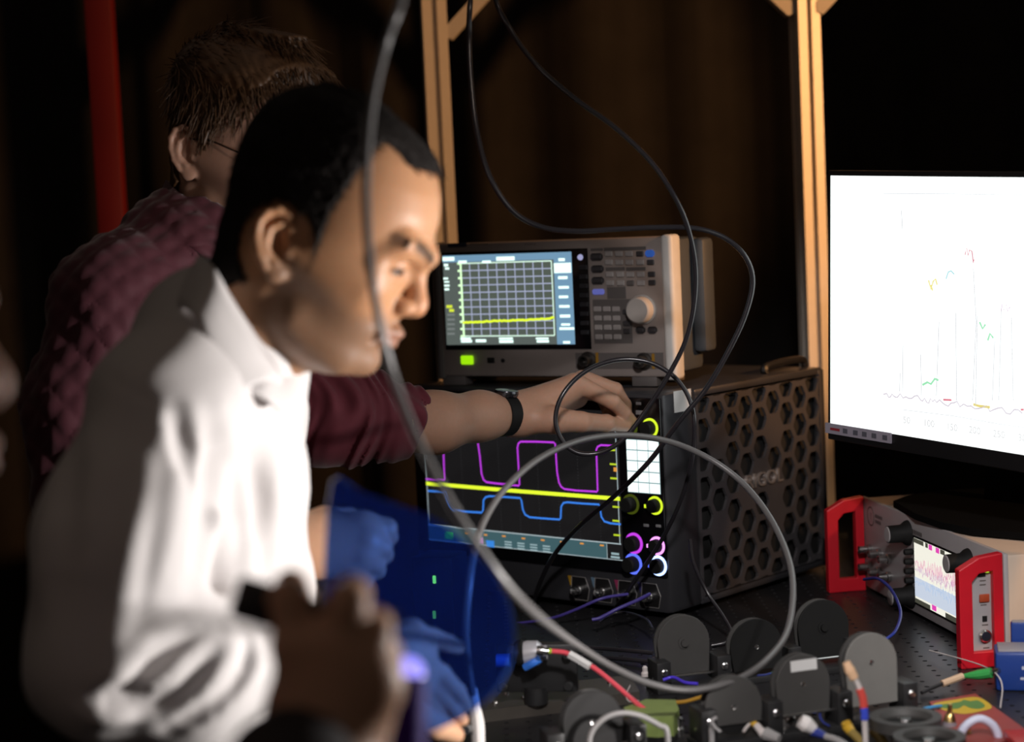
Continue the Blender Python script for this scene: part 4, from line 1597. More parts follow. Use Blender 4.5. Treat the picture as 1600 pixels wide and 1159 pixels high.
blob('hair', Vh, Fh, HM1, man1, None, M1)
st = strands(Vh, np.where(Vh[:, 2] > -.05)[0], lambda p, r: Vector((.8 if p.z > .08 else .1, 0, -.2 if p.z > .08 else -.9)) + Vector(r.normal(0, .35, 3)), 6000, .0085, .0006, .5, 11)
stuff(st.build('short_hair', HM1, man1, smooth=180, M=M1))
brows(man1, M1, HM1, 3)
pk = np.where((np.abs(V1[:, 2] - .0100) < .0012) & (np.abs(V1[:, 1]) > .021) & (np.abs(V1[:, 1]) < .046) & (V1[:, 0] > .078))[0]
stuff(strands(V1, pk, lambda p, r: Vector((.5, (.35 if p.y > 0 else -.35), -.75)) + Vector(r.normal(0, .1, 3)), 130, .0045, .00028, .1, 9).build('eyelashes', HM1, man1, smooth=180, M=M1))

# shirt
sh = SDF((-.53, 1.44, .84), (-.12, 2.10, 1.50), .0034)
sq = (1, .60, 1)
T = [P_(350, 590, 1.81), P_(322, 740, 1.82), P_(326, 940, 1.82), P_(322, 1260, 1.82)]
rr_ = [.074, .090, .097, .104]
for i in range(3):
    sh.cap(T[i], T[i + 1], rr_[i], rr_[i + 1], k=.02, sq=sq)
sh.chain([P_(268, 612, 1.665), P_(335, 545, 1.78), P_(395, 640, 1.97)], [.056, .070, .055], k=.04, join=.03)
sh.chain([P_(258, 640, 1.650), P_(190, 850, 1.605), P_(166, 1032, 1.590)], [.064, .070, .064], k=.03, join=.03)
sh.chain([P_(166, 1032, 1.590), P_(290, 1048, 1.615), P_(440, 1018, 1.675)], [.062, .056, .040], k=.03, join=.03)
sh.chain([P_(395, 650, 1.97), P_(358, 900, 1.99), P_(462, 862, 1.945)], [.052, .050, .033], k=.02, join=.02)
sh.cap(P_(470, 852, 1.935), P_(505, 850, 1.935), .0305, .0305, k=.004, op='sub')
base = sh.d.copy()
disp = np.zeros_like(base)


def fold(pts, amp, sig, d0=1.45, d1=2.0):
    """raise (or sink) the cloth along a line drawn over its surface"""
    W = []
    for q in catmull([(a, b, 0) for a, b in pts], 5):
        p = sh.hit(q.x, q.y, d0, d1)
        if p is not None:
            W.append(np.array(p))
    n = len(W)
    if n < 2:
        return
    W = np.array(W)
    got = sh.sub(W.min(0) - 3 * sig, W.max(0) + 3 * sig)
    sl_, gg = got
    best = np.full(gg[0].shape, 9.0, np.float32)
    uu = np.zeros_like(best)
    for i in range(n - 1):
        ab = W[i + 1] - W[i]
        L = float(ab @ ab)
        if L > .05 ** 2 or L == 0:
            continue
        t = np.clip(sum((gg[k] - W[i][k]) * ab[k] for k in range(3)) / L, 0, 1)
        dd = sum((gg[k] - W[i][k] - t * ab[k]) ** 2 for k in range(3))
        m = dd < best
        best = np.where(m, dd, best)
        uu = np.where(m, (i + t) / (n - 1), uu)
    disp[sl_] += (amp * np.exp(-best / sig ** 2) * np.sin(np.pi * np.clip(uu, .04, .96)) ** .7).astype(np.float32)


# long folds hanging from the shoulder, the bunched elbow, the rolled forearm, the back
for pts, a_, s_ in (([(262, 640), (272, 720), (262, 820), (240, 930)], .010, .011), ([(300, 650), (318, 740), (345, 830), (352, 930)], .012, .010), ([(345, 640), (372, 740), (385, 840), (372, 930)], .012, .011), ([(245, 690), (212, 820), (188, 950), (172, 1045)], .013, .010), ([(400, 640), (425, 740), (430, 850), (415, 940)], .009, .012),
                    ([(172, 1070), (215, 1012), (280, 980), (345, 970)], .016, .010), ([(190, 1095), (250, 1060), (300, 1012), (345, 990)], .013, .009), ([(235, 1120), (310, 1075), (350, 1020), (362, 992)], .014, .010), ([(300, 1135), (368, 1085), (398, 1035), (392, 995)], .013, .009), ([(400, 1060), (425, 1030), (428, 1000), (415, 985)], .010, .008), ([(128, 1112), (170, 1122), (225, 1108)], .012, .009),
                    ([(100, 640), (80, 760), (70, 880), (75, 980)], .006, .018), ([(140, 720), (120, 820), (115, 930)], .003, .018)):
    fold(pts, a_, s_)
for pts, a_, s_ in (([(272, 640), (282, 690), (294, 750)], .019, .009), ([(318, 690), (333, 770), (325, 850), (305, 900)], .027, .017), ([(385, 720), (404, 790), (392, 860)], .013, .012), ([(190, 1075), (235, 1035), (290, 1000), (335, 988)], .012, .008), ([(215, 1110), (280, 1085), (330, 1035), (352, 1005)], .013, .008), ([(265, 1135), (335, 1098), (378, 1050), (383, 1010)], .014, .008), ([(150, 1092), (195, 1090), (240, 1075)], .015, .011), ([(120, 660), (108, 780), (104, 900)], .008, .014)):
    fold(pts, -a_, s_)
fold([(148, 566), (190, 600), (240, 628), (262, 632)], -.0022, .0035)
fold([(262, 632), (275, 700), (262, 790)], -.0022, .0035)
sh.d = base - disp


def wave(g, d):
    x, y, z = g
    return d + .0016 * np.sin(34 * x + 55 * y + 21 * z + 2.2 * np.sin(17 * z + 9 * x)) + .0009 * np.sin(90 * x - 70 * z + 3 * np.sin(26 * y))


sh.field(wave)
# neck opening
sh.cap(P_(384, 492, 1.765), P_(415, 430, 1.76), .050, .066, k=.006, op='sub')
V, F = sh.net(3)
blob('shirt', V, F, SHIRT, man1)


def sheet(name, top, bot, mtl, parent, n=5, bulge=.006, thick=.0026):
    tp, bt = catmull([at(*q) for q in top], 5), catmull([at(*q) for q in bot], 5)
    vs, fs = [], []
    m = len(tp)
    for j in range(n + 1):
        v = j / n
        for i in range(m):
            p = tp[i].lerp(bt[i], v)
            p = p - (p - CAM).normalized() * bulge * math.sin(math.pi * v)
            vs.append(p)
    for j in range(n):
        for i in range(m - 1):
            fs.append([j * m + i, j * m + i + 1, (j + 1) * m + i + 1, (j + 1) * m + i])
    o = MB().add(vs, fs).build(name, mtl, parent, smooth=60)
    md = o.modifiers.new('thick', 'SOLIDIFY')
    md.thickness = thick
    md.offset = 0
    return o


sheet('collar', [(390, 470, 1.845), (345, 412, 1.815), (312, 400, 1.755), (334, 416, 1.70), (359, 463, 1.678), (400, 526, 1.676), (428, 571, 1.70), (441, 590, 1.735)],
      [(350, 500, 1.86), (300, 468, 1.83), (270, 470, 1.745), (288, 482, 1.675), (306, 500, 1.642), (352, 607, 1.632), (412, 596, 1.662), (438, 600, 1.715)], SHIRT, man1)
sheet('collar_leaf', [(390, 588, 1.690), (414, 584, 1.700), (438, 576, 1.735), (459, 556, 1.775), (474, 566, 1.81)], [(386, 612, 1.664), (415, 624, 1.672), (440, 642, 1.695), (464, 628, 1.735), (479, 590, 1.79)], SHIRT, man1)
legs('trousers', man1, -.285, 1.83, TROUS, z0=.88)
MB().cyl((-.285, 1.83, .84), (-.285, 1.83, .90), .10, n=24).build('belt', BLACK, man1)

# ------------------------------------------------------------------ man behind in the burgundy vest
BURG = mat('burgundy_quilt', (0.080, 0.015, 0.026, 1), 0.75, noise=0.18, scale=60, bump=0.25, bscale=1200, sheen=0.25)
BURG2 = mat('burgundy_knit', (0.140, 0.020, 0.034, 1), 0.85, noise=0.15, scale=60, bump=0.3, bscale=1600, sheen=0.2)
BRH = (.085, .042, .018)
M2 = head_pose(at(377, 240, 2.37), 36, 14)
h2 = h1
V2, F2 = V1.copy(), F1
SK2 = (.50, .295, .215)
c2 = face_tones(V2, SK2, (.40, .18, .14), BRH, .12)


def hair2(x, y, z):
    ay = np.abs(y)
    xh = np.interp(z, [-.06, -.01, .0, .03, .05, .075, .09, .11, .14], [-.03, .010, .012, .018, .035, .070, .088, .085, .07])
    zl = np.interp(x, [-.09, -.055, -.035, .0, .02], [-.075, -.070, -.045, -.018, -.014])
    ear = .037 - np.sqrt(((x + .019) / 1.0) ** 2 + ((z + .004) / 1.12) ** 2)
    return np.maximum(np.maximum(x - xh, zl - z), ear)


w_ = sstep(.004, -.004, hair2(V2[:, 0], V2[:, 1], V2[:, 2])) * (np.abs(V2[:, 1]) < .079)
c2 = tone_blend(c2, .9 * w_, BRH)
ha = SDF(np.array(P_(780, 640, 2.58)) - (.24, .17, .10), np.array(P_(780, 640, 2.58)) + (.20, .15, .10), .0017)
ha.chain([P_(520, 650, 2.42), P_(680, 660, 2.50), P_(750, 650, 2.56), P_(800, 648, 2.595)], [.044, .0378, .0305, .0245], k=.01, join=.02)
for a, r in (((896, 604, 2.625), .0165), ((906, 602, 2.65), .0165), ((908, 610, 2.675), .0155), ((902, 622, 2.695), .0140)):
    ha.cap(P_(805, 648, 2.60), P_(*a), .0225, r, k=.016)
for tr, r in (([(898, 597, 2.622), (957, 627, 2.640), (975, 645, 2.662), (988, 659, 2.688)], .0128), ([(910, 592, 2.648), (961, 609, 2.668), (976, 632, 2.690), (980, 652, 2.70)], .0126), ([(912, 600, 2.675), (952, 611, 2.695), (962, 634, 2.708), (964, 652, 2.700)], .0118), ([(904, 612, 2.697), (938, 618, 2.715), (948, 638, 2.718), (950, 652, 2.705)], .0105)):
    ha.chain([P_(*q) for q in tr], [r, r * .84, r * .74, r * .62], k=.005, join=.003)
ha.chain([P_(822, 655, 2.595), P_(866, 656, 2.585), P_(908, 659, 2.600), P_(947, 661, 2.635), P_(977, 665, 2.672)], [.020, .0185, .0135, .0115, .0085], k=.012, join=.005)
Va, Fa = ha.net(1)
Vb, Fb, Cb = merge([(xf(M2, V2), F2, c2), (Va, Fa, np.tile((.50, .285, .195), (len(Va), 1)))])
man2 = blob('person', Vb, Fb, SKIN, None, Cb)
tag(man2, 'man in burgundy quilted vest with brown hair and glasses, reaching to turn an oscilloscope knob', 'person', 'men at the bench')
make_eyes(man2, M2)
vol = .006 + .010 * sstep(.05, .12, g[2]) + .010 * sstep(.0, .09, g[0]) * sstep(.05, .10, g[2])
n2 = .0014 * np.sin(g[0] * 190 + 5 * np.sin(g[1] * 90)) * np.sin(g[1] * 330 + g[0] * 60 + 2 * np.sin(g[2] * 120))
hs.d = np.maximum(h1.pre - vol + n2, hair2(g[0], g[1], g[2] - .4 * vol) + n2).astype(np.float32)
Vh, Fh = hs.net(1)
HM2 = mat('brown_hair', BRH + (1,), 0.45, noise=0.35, scale=260, spec=0.6)
hb = blob('hair', Vh, Fh, HM2, man2, None, M2)


def flow2(p, r):
    t = min(max((p.z - .05) / .07, 0), 1)
    f = Vector((.75, (-.25 if p.y < 0 else .2), .12)) * t + Vector((-.15, 0, -.9)) * (1 - t)
    return f + Vector(r.normal(0, .09, 3))


pick = np.where((Vh[:, 2] > -.02))[0]
st = strands(Vh, pick, flow2, 3600, .034, .0010, .04, 5)
stuff(st.build('hair_tufts', HM2, man2, smooth=180, M=M2))
# glasses
gl = MB()
WIRE = mat('thin_dark_frame', (0.03, 0.025, 0.02, 1), 0.3, 0.6)
for y in (-1, 1):
    gl.tube([(-.012, y * .078, .016), (.02, y * .0775, .020), (.06, y * .075, .015), (.105, y * .066, .010)], .0011, 6)
    gl.tube([(.113 - .35 * abs(a) * .2, y * .034 + .026 * math.cos(t), .004 + .019 * math.sin(t)) for t, a in ((t, .026 * math.cos(t)) for t in np.linspace(0, 6.28, 17)[:-1])], .0010, 6, sub=2, closed=True)
gl.tube([(.113, -.008, .010), (.116, 0, .013), (.113, .008, .010)], .0011, 6)
gl.build('glasses', WIRE, man2, M=M2)
# vest
ve = SDF((-.74, 2.08, .80), (-.10, 2.66, 1.53), .0042)
for i, (a, b_, ra, rb) in enumerate(((P_(318, 400, 2.40), P_(290, 540, 2.42), .085, .118), (P_(290, 540, 2.42), P_(285, 800, 2.42), .118, .125), (P_(285, 800, 2.42), P_(285, 1060, 2.42), .125, .120))):
    ve.cap(a, b_, ra, rb, k=.03, sq=(1, .62, 1))
ve.chain([P_(185, 476, 2.27), P_(290, 385, 2.36), P_(430, 470, 2.56)], [.070, .062, .060], k=.04, join=.03)
ve.chain([P_(185, 478, 2.265), P_(135, 640, 2.25), P_(130, 780, 2.25)], [.074, .066, .058], k=.03, join=.03)
ve.chain([P_(330, 345, 2.385), P_(318, 385, 2.39)], [.066, .078], k=.012)


def quilt(g, d):
    x, y, z = g
    a = (x * .8 + y * .35 + z * .62) / .027
    b_ = (x * .75 - y * .35 - z * .66) / .027
    q = np.minimum(np.abs((a % 1) - .5), np.abs((b_ % 1) - .5)) * 2
    return d - .0050 * np.sqrt(np.clip(q, 0, 1)) - .0018 * np.sin(60 * x + 40 * z + 3 * np.sin(30 * y))


ve.field(quilt)
ve.cap(P_(350, 330, 2.375), P_(335, 300, 2.37), .060, .064, k=.006, op='sub')
V, F = ve.net(1)
blob('quilted_vest', V, F, BURG, man2)
sheet('vest_collar', [(262, 282, 2.44), (270, 292, 2.355), (292, 312, 2.31), (325, 342, 2.295), (362, 378, 2.32), (392, 400, 2.38)],
      [(238, 340, 2.46), (238, 352, 2.35), (262, 368, 2.285), (305, 392, 2.255), (345, 420, 2.28), (380, 440, 2.36)], BURG, man2, thick=.006)
# sleeve pushed up the forearm, with ring folds
sl = SDF((-.40, 2.22, 1.05), (-.03, 2.66, 1.42), .0030)
A_ = [P_(425, 480, 2.53), P_(452, 600, 2.45), P_(520, 642, 2.44), P_(652, 665, 2.487)]
sl.chain(A_, [.066, .072, .066, .047], k=.02, join=.03)
a3, a2 = np.array(A_[3]), np.array(A_[1])
axd = (a3 - a2) / np.linalg.norm(a3 - a2)


def rings(g, d):
    t = (g[0] - a2[0]) * axd[0] + (g[1] - a2[1]) * axd[1] + (g[2] - a2[2]) * axd[2]
    q = t + .016 * np.sin(38 * g[2] + 20 * g[1]) + .25 * (g[2] - a2[2])
    amp = sstep(-.03, .04, t)
    return d + amp * (.0036 * np.sin(q * 330 + 2.5 * np.sin(q * 70) + 1.2 * np.sin(60 * g[2])) * (.6 + .4 * np.sin(55 * g[2] + 90 * q)) + .0028 * np.sin(q * 160 + 45 * g[2] + 25 * g[1]))


sl.field(rings)
sl.half(P_(655, 665, 2.488), axd, k=.006)
sl.cap(P_(600, 657, 2.462), P_(700, 662, 2.51), .0405, .0385, k=.003, op='sub')
V, F = sl.net(1)
blob('sleeve', V, F, BURG2, man2)
legs('trousers', man2, -.42, 2.42, TROUS, z0=.90)
# wrist watch
w0, w1 = Vector(P_(777, 649, 2.576)), Vector(P_(800, 648, 2.593))
wx = (w1 - w0).normalized()
wm = MB().lathe([(.0268, -.0095), (.0285, -.0090), (.0285, .0090), (.0268, .0095), (.0255, .0), (.0268, -.0095)], (w0 + w1) / 2, wx, 32)
watch = wm.build('watch_strap', RUBBER, man2)
wc = Vector(P_(786, 622, 2.578))
un = (wc - (w0 + w1) / 2)
un = (un - wx * un.dot(wx)).normalized()
MB().lathe([(0, 0), (.0155, 0), (.0165, .004), (.0155, .0075), (.0135, .008), (0, .0078)], (w0 + w1) / 2 + un * .0265, un, 28).build('watch_case', mat('watch_steel', (.10, .10, .11, 1), .2, .9), watch)

# ------------------------------------------------------------------ third person, close to the camera, holding a torch
SK3 = (.46, .27, .18)
hx3 = SDF(np.array(P_(510, 1040, 1.10)) - (.09, .09, .17), np.array(P_(510, 1040, 1.10)) + (.09, .09, .09), .0019)
hx3.chain([P_(470, 1400, 1.04), P_(500, 1190, 1.085), P_(512, 1120, 1.10)], [.036, .030, .029], k=.01, join=.02)
for a in ((466, 1012, 1.085), (528, 1008, 1.08), (566, 1036, 1.08), (584, 1072, 1.085)):
    hx3.cap(P_(512, 1120, 1.10), P_(*a), .026, .016, k=.018)
for tr, r in (([(464, 1008, 1.085), (450, 935, 1.085), (455, 915, 1.115), (468, 935, 1.14)], .0120), ([(530, 1005, 1.08), (543, 945, 1.075), (550, 928, 1.112), (552, 955, 1.14)], .0130), ([(568, 1032, 1.08), (583, 990, 1.082), (588, 975, 1.116), (584, 998, 1.14)], .0118), ([(586, 1068, 1.085), (602, 1032, 1.09), (606, 1020, 1.12), (600, 1040, 1.14)], .0100)):
    hx3.chain([P_(*q) for q in tr], [r, r * .92, r * .8, r * .72], k=.006, join=.003)
hx3.chain([P_(540, 1090, 1.11), P_(585, 1060, 1.135), P_(575, 1010, 1.15), P_(530, 990, 1.155)], [.018, .014, .012, .010], k=.012)
V3, F3 = hx3.net(1)
nose = Vector(P_(13, 600, .97))
Mh = head_pose((0, 0, 0), 4, -6)
Mh = Matrix.Translation(nose - Mh @ Vector((.1155, 0, -.020))) @ Mh
c3 = face_tones(V1, (.52, .36, .30), (.42, .2, .17), (.03, .02, .015), .1)
hd3 = Mh.translation
Vb, Fb, Cb = merge([(xf(Mh, V1), F1, c3), (V3, F3, np.tile(SK3, (len(V3), 1)))])
man3 = blob('person', Vb, Fb, SKIN, None, Cb)
tag(man3, 'blurred person at the left edge whose dark hand holds a black torch', 'person')
DARK = mat('dark_jumper', (.020, .016, .018, 1), .85, bump=.2, bscale=1200)
sv = SDF((hd3.x - .30, .55, .62), (.02, 1.40, hd3.z - .10), .009)
hb_ = np.array(hd3)
sv.chain([hb_ + (-.06, 0, -.20), hb_ + (-.08, 0, -.34), hb_ + (-.10, 0, -.68)], [.09, .13, .13], k=.03, join=.03)
sv.chain([hb_ + (-.06, -.17, -.25), hb_ + (-.06, .0, -.20), hb_ + (-.06, .20, -.25)], [.06, .07, .06], k=.03, join=.03)
sv.chain([hb_ + (-.06, .20, -.26), hb_ + (.02, .16, -.50), P_(430, 1320, 1.03), P_(455, 1215, 1.06)], [.062, .056, .046, .040], k=.03, join=.02)
V, F = sv.net(2)
blob('jumper', V, F, DARK, man3)
hs.d = np.maximum(h1.pre - .008 + n2 * .5, hair2(g[0], g[1], g[2])).astype(np.float32)
V, F = hs.net(1)
blob('hair', V, F, HM1, man3, None, Mh)
legs('trousers', man3, hd3.x - .10, hd3.y, TROUS, z0=.72)
# ================================================================== cables in the air
def cable(name, pts, r, mtl, label, group=None, n=8, sub=6):
    return tag(MB().tube([at(*q) for q in pts], r, n, sub).build(name, mtl, smooth=80), label, 'cable', group)


CGREY = mat('grey_cable_jacket', (0.13, 0.125, 0.125, 1), 0.38, noise=0.08, spec=0.6)
CBLK = mat('black_cable_jacket', (0.022, 0.020, 0.024, 1), 0.28, noise=0.1, spec=0.8)
cable('grey_cable', [(765, -175, 3.20), (755, -290, 2.90), (725, -330, 2.30), (690, -200, 1.62), (634, -20, 1.40), (602, 70, 1.40), (580, 170, 1.40), (572, 290, 1.40), (577, 400, 1.40), (592, 500, 1.41), (615, 590, 1.43), (650, 680, 1.43), (695, 770, 1.43), (745, 850, 1.44), (790, 912, 1.46), (830, 953, 1.52), (872, 987, 1.72), (913, 1015, 1.90), (959, 1043, 1.99), (1016, 1068, 2.03), (1080, 1078, 2.05), (1150, 1062, 2.08), (1200, 1029, 2.12), (1232, 980, 2.20), (1238, 900, 2.28), (1215, 830, 2.35), (1175, 770, 2.40), (1130, 730, 2.42), (1075, 700, 2.42), (1020, 684, 2.40), (960, 680, 2.36), (900, 690, 2.30), (840, 718, 2.22), (790, 762, 2.14), (757, 812, 2.06), (743, 855, 2.0), (735, 900, 1.97), (728, 980, 1.97), (732, 1040, 2.0), (741, 1098, 2.04)], [.0033, .0033, .0033, .0034, .0039, .0039, .0039, .0039], CGREY,
      'thick grey cable hanging past the faces and curling into a wide circle over the bench', n=12)
cable('black_cable', [(800, -172, 3.20), (790, -230, 2.95), (760, -170, 2.40), (737, -20, 2.25), (733, 60, 2.25), (736, 130, 2.25), (745, 205, 2.25), (765, 275, 2.26), (800, 328, 2.28), (845, 354, 2.30), (900, 361, 2.32), (960, 358, 2.34), (1030, 355, 2.36), (1090, 357, 2.38), (1135, 373, 2.40), (1165, 402, 2.41), (1176, 440, 2.42), (1165, 490, 2.43), (1140, 545, 2.44), (1105, 605, 2.46), (1060, 660, 2.48), (1015, 720, 2.52), (960, 775, 2.58), (905, 822, 2.65), (865, 868, 2.72), (842, 915, 2.78), (833, 945, 2.82)], .0033, CBLK,
      'black cable bending right over the analyser, then down across the square waves')
cable('black_cable', [(830, -170, 3.20), (815, -225, 2.95), (780, -160, 2.42), (772, -20, 2.30), (797, 45, 2.30), (840, 103, 2.30), (900, 155, 2.31), (960, 198, 2.32), (1015, 250, 2.33), (1050, 300, 2.34), (1073, 350, 2.36), (1086, 410, 2.38), (1085, 470, 2.40), (1072, 530, 2.42), (1045, 585, 2.44), (1010, 640, 2.46), (975, 685, 2.47), (940, 706, 2.48), (905, 708, 2.48), (880, 690, 2.48), (868, 655, 2.48), (880, 615, 2.48), (915, 580, 2.49), (965, 562, 2.50), (1015, 566, 2.50), (1055, 590, 2.50), (1078, 625, 2.50), (1085, 665, 2.50), (1080, 725, 2.52), (1060, 790, 2.56), (1030, 850, 2.62), (990, 910, 2.68), (958, 955, 2.74)], .0031, CBLK,
      'black cable slanting down from top centre and coiling around the reaching hand')
cable('black_cable', [(1078, 842, 2.58), (1084, 880, 2.58), (1105, 925, 2.58), (1130, 962, 2.56), (1143, 988, 2.54), (1134, 1003, 2.53), (1112, 1008, 2.53)], .0026, CBLK, 'short thin black cable drooping beside the honeycomb side to the table')
CBLU = mat('blue_cable_jacket', (0.03, 0.05, 0.30, 1), 0.35)
CPUR = mat('violet_cable_jacket', (0.07, 0.05, 0.28, 1), 0.4)
cable('blue_cable', [(1350, 905, 2.72), (1372, 904, 2.66), (1393, 922, 2.60), (1407, 955, 2.52), (1400, 984, 2.46), (1385, 998, 2.44), (1372, 1006, 2.44)], .0022, CBLU, 'blue cable arching from the sockets of the red handled controller down to the table')
cable('blue_cable', [(1015, 928, 2.66), (995, 938, 2.63), (965, 951, 2.62), (938, 965, 2.62), (925, 968, 2.62)], .0026, CPUR, 'violet blue cable plugged into the rightmost socket under the square waves')
cable('blue_cable', [(981, 928, 2.69), (940, 935, 2.67), (900, 952, 2.68), (860, 966, 2.70), (800, 975, 2.74)], .0022, CPUR, 'dim violet cable running left along the table from the third socket')
cable('black_cable', [(935, 972, 2.62), (960, 958, 2.66), (985, 958, 2.64), (1010, 968, 2.58), (1020, 982, 2.54)], .0022, CBLK, 'small black cable lying in an arch under the input sockets')
for a_, b_, lab in ((0, .0, 'upper'), (14, .02, 'lower')):
    cable('black_cable', [(880, 1008 + a_, 2.52), (930, 1012 + a_, 2.50), (980, 1016 + a_, 2.46), (1020, 1020 + a_, 2.44)], .0028, CBLK, '%s of two black leads lying on the table behind the red fibre' % lab)

# ================================================================== blue filter sheet, torch, violet tube
BLUE = tinted('blue_acrylic', (0.27, 0.48, 0.99, 1), (0.03, 0.14, 0.85, 1), 0.22)
op = [(518, 752), (560, 766), (620, 788), (672, 806), (722, 842), (762, 884), (790, 930), (803, 980), (799, 1030), (780, 1070), (748, 1104), (705, 1130), (640, 1155), (560, 1172), (520, 1100), (506, 1000), (506, 900)]
pc = at(640, 950, 1.42)
pn = Vector((.25, -1, .12)).normalized()
W_ = []
for q in catmull([(a, b, 0) for a, b in op], 3, True):
    d = ray(q.x, q.y)
    W_.append(CAM + d * ((pc - CAM).dot(pn) / d.dot(pn)))
k = len(W_)
m = MB().add([w + pn * .0015 for w in W_] + [w - pn * .0015 for w in W_], [list(range(k)), list(range(2 * k - 1, k - 1, -1))] + [[i, (i + 1) % k, k + (i + 1) % k, k + i] for i in range(k)])
tag(m.build('filter_sheet', BLUE, smooth=0), 'clear blue plastic sheet with rounded edge held in front of the white shirted man hands', 'sheet')
t0, t1 = at(366, 930, 1.125), at(606, 1002, 1.135)
ax = (t1 - t0).normalized()
tor = thing('torch', 'black torch gripped across the dark fist in front of the white shirt', 'torch', Matrix.Translation(t0))
I = tor.matrix_world.inverted()
MB().lathe([(0, 0), (.0105, 0), (.0128, .003), (.0128, .030), (.0120, .032), (.0120, .070), (.0128, .074)], t0, ax, 28).build('barrel', BLACKM, tor, M=I)
MB().lathe([(.0128, .074), (.0165, .082), (.0175, .096), (.0155, .096), (.0130, .086), (0, .084)], t0, ax, 28).build('head', BLACKM, tor, M=I)
MB().lathe([(0, .0935), (.0150, .0930), (.0150, .0915)], t0, ax, 24).build('lens', glow('violet_lens', srgb(90, 60, 200), 1.0), tor, M=I)
v0, v1 = at(632, 1215, 1.19), at(634, 1052, 1.20)
vt = thing('violet_tube', 'glowing violet tube standing below the blue sheet', 'tube', Matrix.Translation(v0))
I = vt.matrix_world.inverted()
VIO = mat('violet_plastic', (0.022, 0.004, 0.12, 1), 0.65, spec=0.1)
MB().lathe([(0, 0), (.0130, 0), (.0130, .058), (.0118, .062)], v0, v1 - v0, 24).build('sleeve', VIO, vt, M=I)
MB().lathe([(.0118, .062), (.0112, .068), (.0070, .073), (0, .0745)], v0, v1 - v0, 24).build('lit_tip', glow('violet_glow', srgb(150, 140, 250), 1.6), vt, M=I)
# added box whose glowing chips stand in for green LED reflections behind the sheet
gb = on_z(680, 1000, TZ)
G = Frame(gb, 20)
gx = thing('glint_box', 'added small dark box with two glowing green glints, seen through the blue sheet', 'box', G.M)
gz = 0.085
MB().box2((-.03, 0, 0), (.03, .06, gz + .03), .003).build('case', BLACK, gx)
for py_, c in ((905, glow('glint_green_bright', (0.55, 1.0, 0.06, 1), 4.5)), (960, glow('glint_green_dim', (0.45, 1.0, 0.1, 1), 1.2))):
    fx, fz = G.f(679, py_)
    MB().box((fx, -.001, fz), (.0045, .003, .011), .001).build('green_glint', c, gx)

# ================================================================== fibre polarisation paddles
PAD = mat('paddle_black', (0.060, 0.058, 0.056, 1), 0.5, noise=0.12, scale=60, bump=0.12, bscale=1500)
PADK = mat('paddle_deep_black', (0.014, 0.0135, 0.014, 1), 0.5, noise=0.12)
PADG = mat('paddle_grey', (0.17, 0.165, 0.155, 1), 0.48, noise=0.10, scale=60, bump=0.12, bscale=1500)


def tomb(w, h, n=20):
    r = w / 2
    return [(-r * .92, 0), (r * .92, 0)] + [(r * math.cos(t), h - r + r * math.sin(t)) for t in np.linspace(-.15, math.pi + .15, n)]


def paddle(parent, M, w, h, mtl, hub='dimple'):
    """one upright paddle: two rounded plates with a fibre spool between them"""
    o = MB().prism(tomb(w, h), -.003, 0).build('paddle', mtl, parent, smooth=30, M=M)
    bv = o.modifiers.new('bev', 'BEVEL')
    bv.width = .0006
    bv.segments = 1
    MB().prism(tomb(w, h), .0095, .0125).build('rear_plate', PAD, o, smooth=30)
    r = w / 2
    MB().lathe([(0, 0), (r * .86, 0), (r * .86, .0095), (0, .0095)], (0, .0095, h - r), (0, -1, 0), 28).build('spool', RUBBER, o)
    if hub == 'boss':
        MB().lathe([(r * .22, 0), (r * .22, .001), (r * .13, .001), (r * .13, .0045), (0, .0045)], (0, -.003, h - r), (0, -1, 0), 24).build('hub', mtl, o)
    else:
        MB().lathe([(0, -.0004), (.0022, -.0004), (.0030, .0006), (.0026, .0012), (0, .0002)], (0, -.003, h - r), (0, -1, 0), 14).build('screw', STEEL, o)
    return o


def controller(label, specs, ends, zb, tilt, group='fibre paddle controllers'):
    """specs: (px, py of the paddle's foot, width px, height px, material, hub)"""
    feet = [on_z(s[0], s[1], TZ + zb) for s in specs]
    axis = (feet[-1] - feet[0]).normalized() if len(feet) > 1 else Vector((1, .25, 0)).normalized()
    yaw = math.atan2(axis.y, axis.x)
    c = sum(feet, Vector()) / len(feet)
    B = Matrix.Translation((c.x, c.y, TZ)) @ Matrix.Rotation(yaw, 4, 'Z')
    t = thing('paddle_controller', label, 'fibre controller', B, group)
    I = B.inverted()
    loc = [I @ f for f in feet]
    xs_ = [l.x for l in loc]
    lo, hi = min(xs_) - ends[0], max(xs_) + ends[1]
    MB().box2((lo, -.018, 0), (hi, .024, .008), .001).build('base_bar', BLACKM, t)
    gaps = [lo + .010] + [(a + b) / 2 for a, b in zip(xs_, xs_[1:])] + [hi - .010]
    for gx_ in gaps:
        br = MB().box2((gx_ - .009, -.016, .007), (gx_ + .009, .018, zb + .022), .0012).build('bracket', BLACKM, t)
        MB().lathe([(0, 0), (.0045, 0), (.0045, .0025), (.0030, .0035), (0, .0030)], (gx_, -.016, zb + .010), (0, -1, 0), 14).build('screw', STEEL, br)
    for f, s in zip(loc, specs):
        d = (B @ f - CAM).dot(_fw)
        w, h = s[2] * d / FPX, s[3] * d / FPX
        M = Matrix.Translation((f.x, f.y, zb)) @ Matrix.Rotation(R(s[6] if len(s) > 6 else tilt), 4, 'X')
        p = paddle(t, M, w, h, s[4], s[5])
        if len(s) > 7:
            MB().box2((-.016 + .002, -.0036, h * .72), (.016 + .002, -.003, h * .72 + .012)).build('paper_label', WHITE, p, smooth=0)
    MB().tube([(lo, 0, zb), (hi, 0, zb)], .0016, 6, smooth=False).build('axle', STEEL, t)
    return t


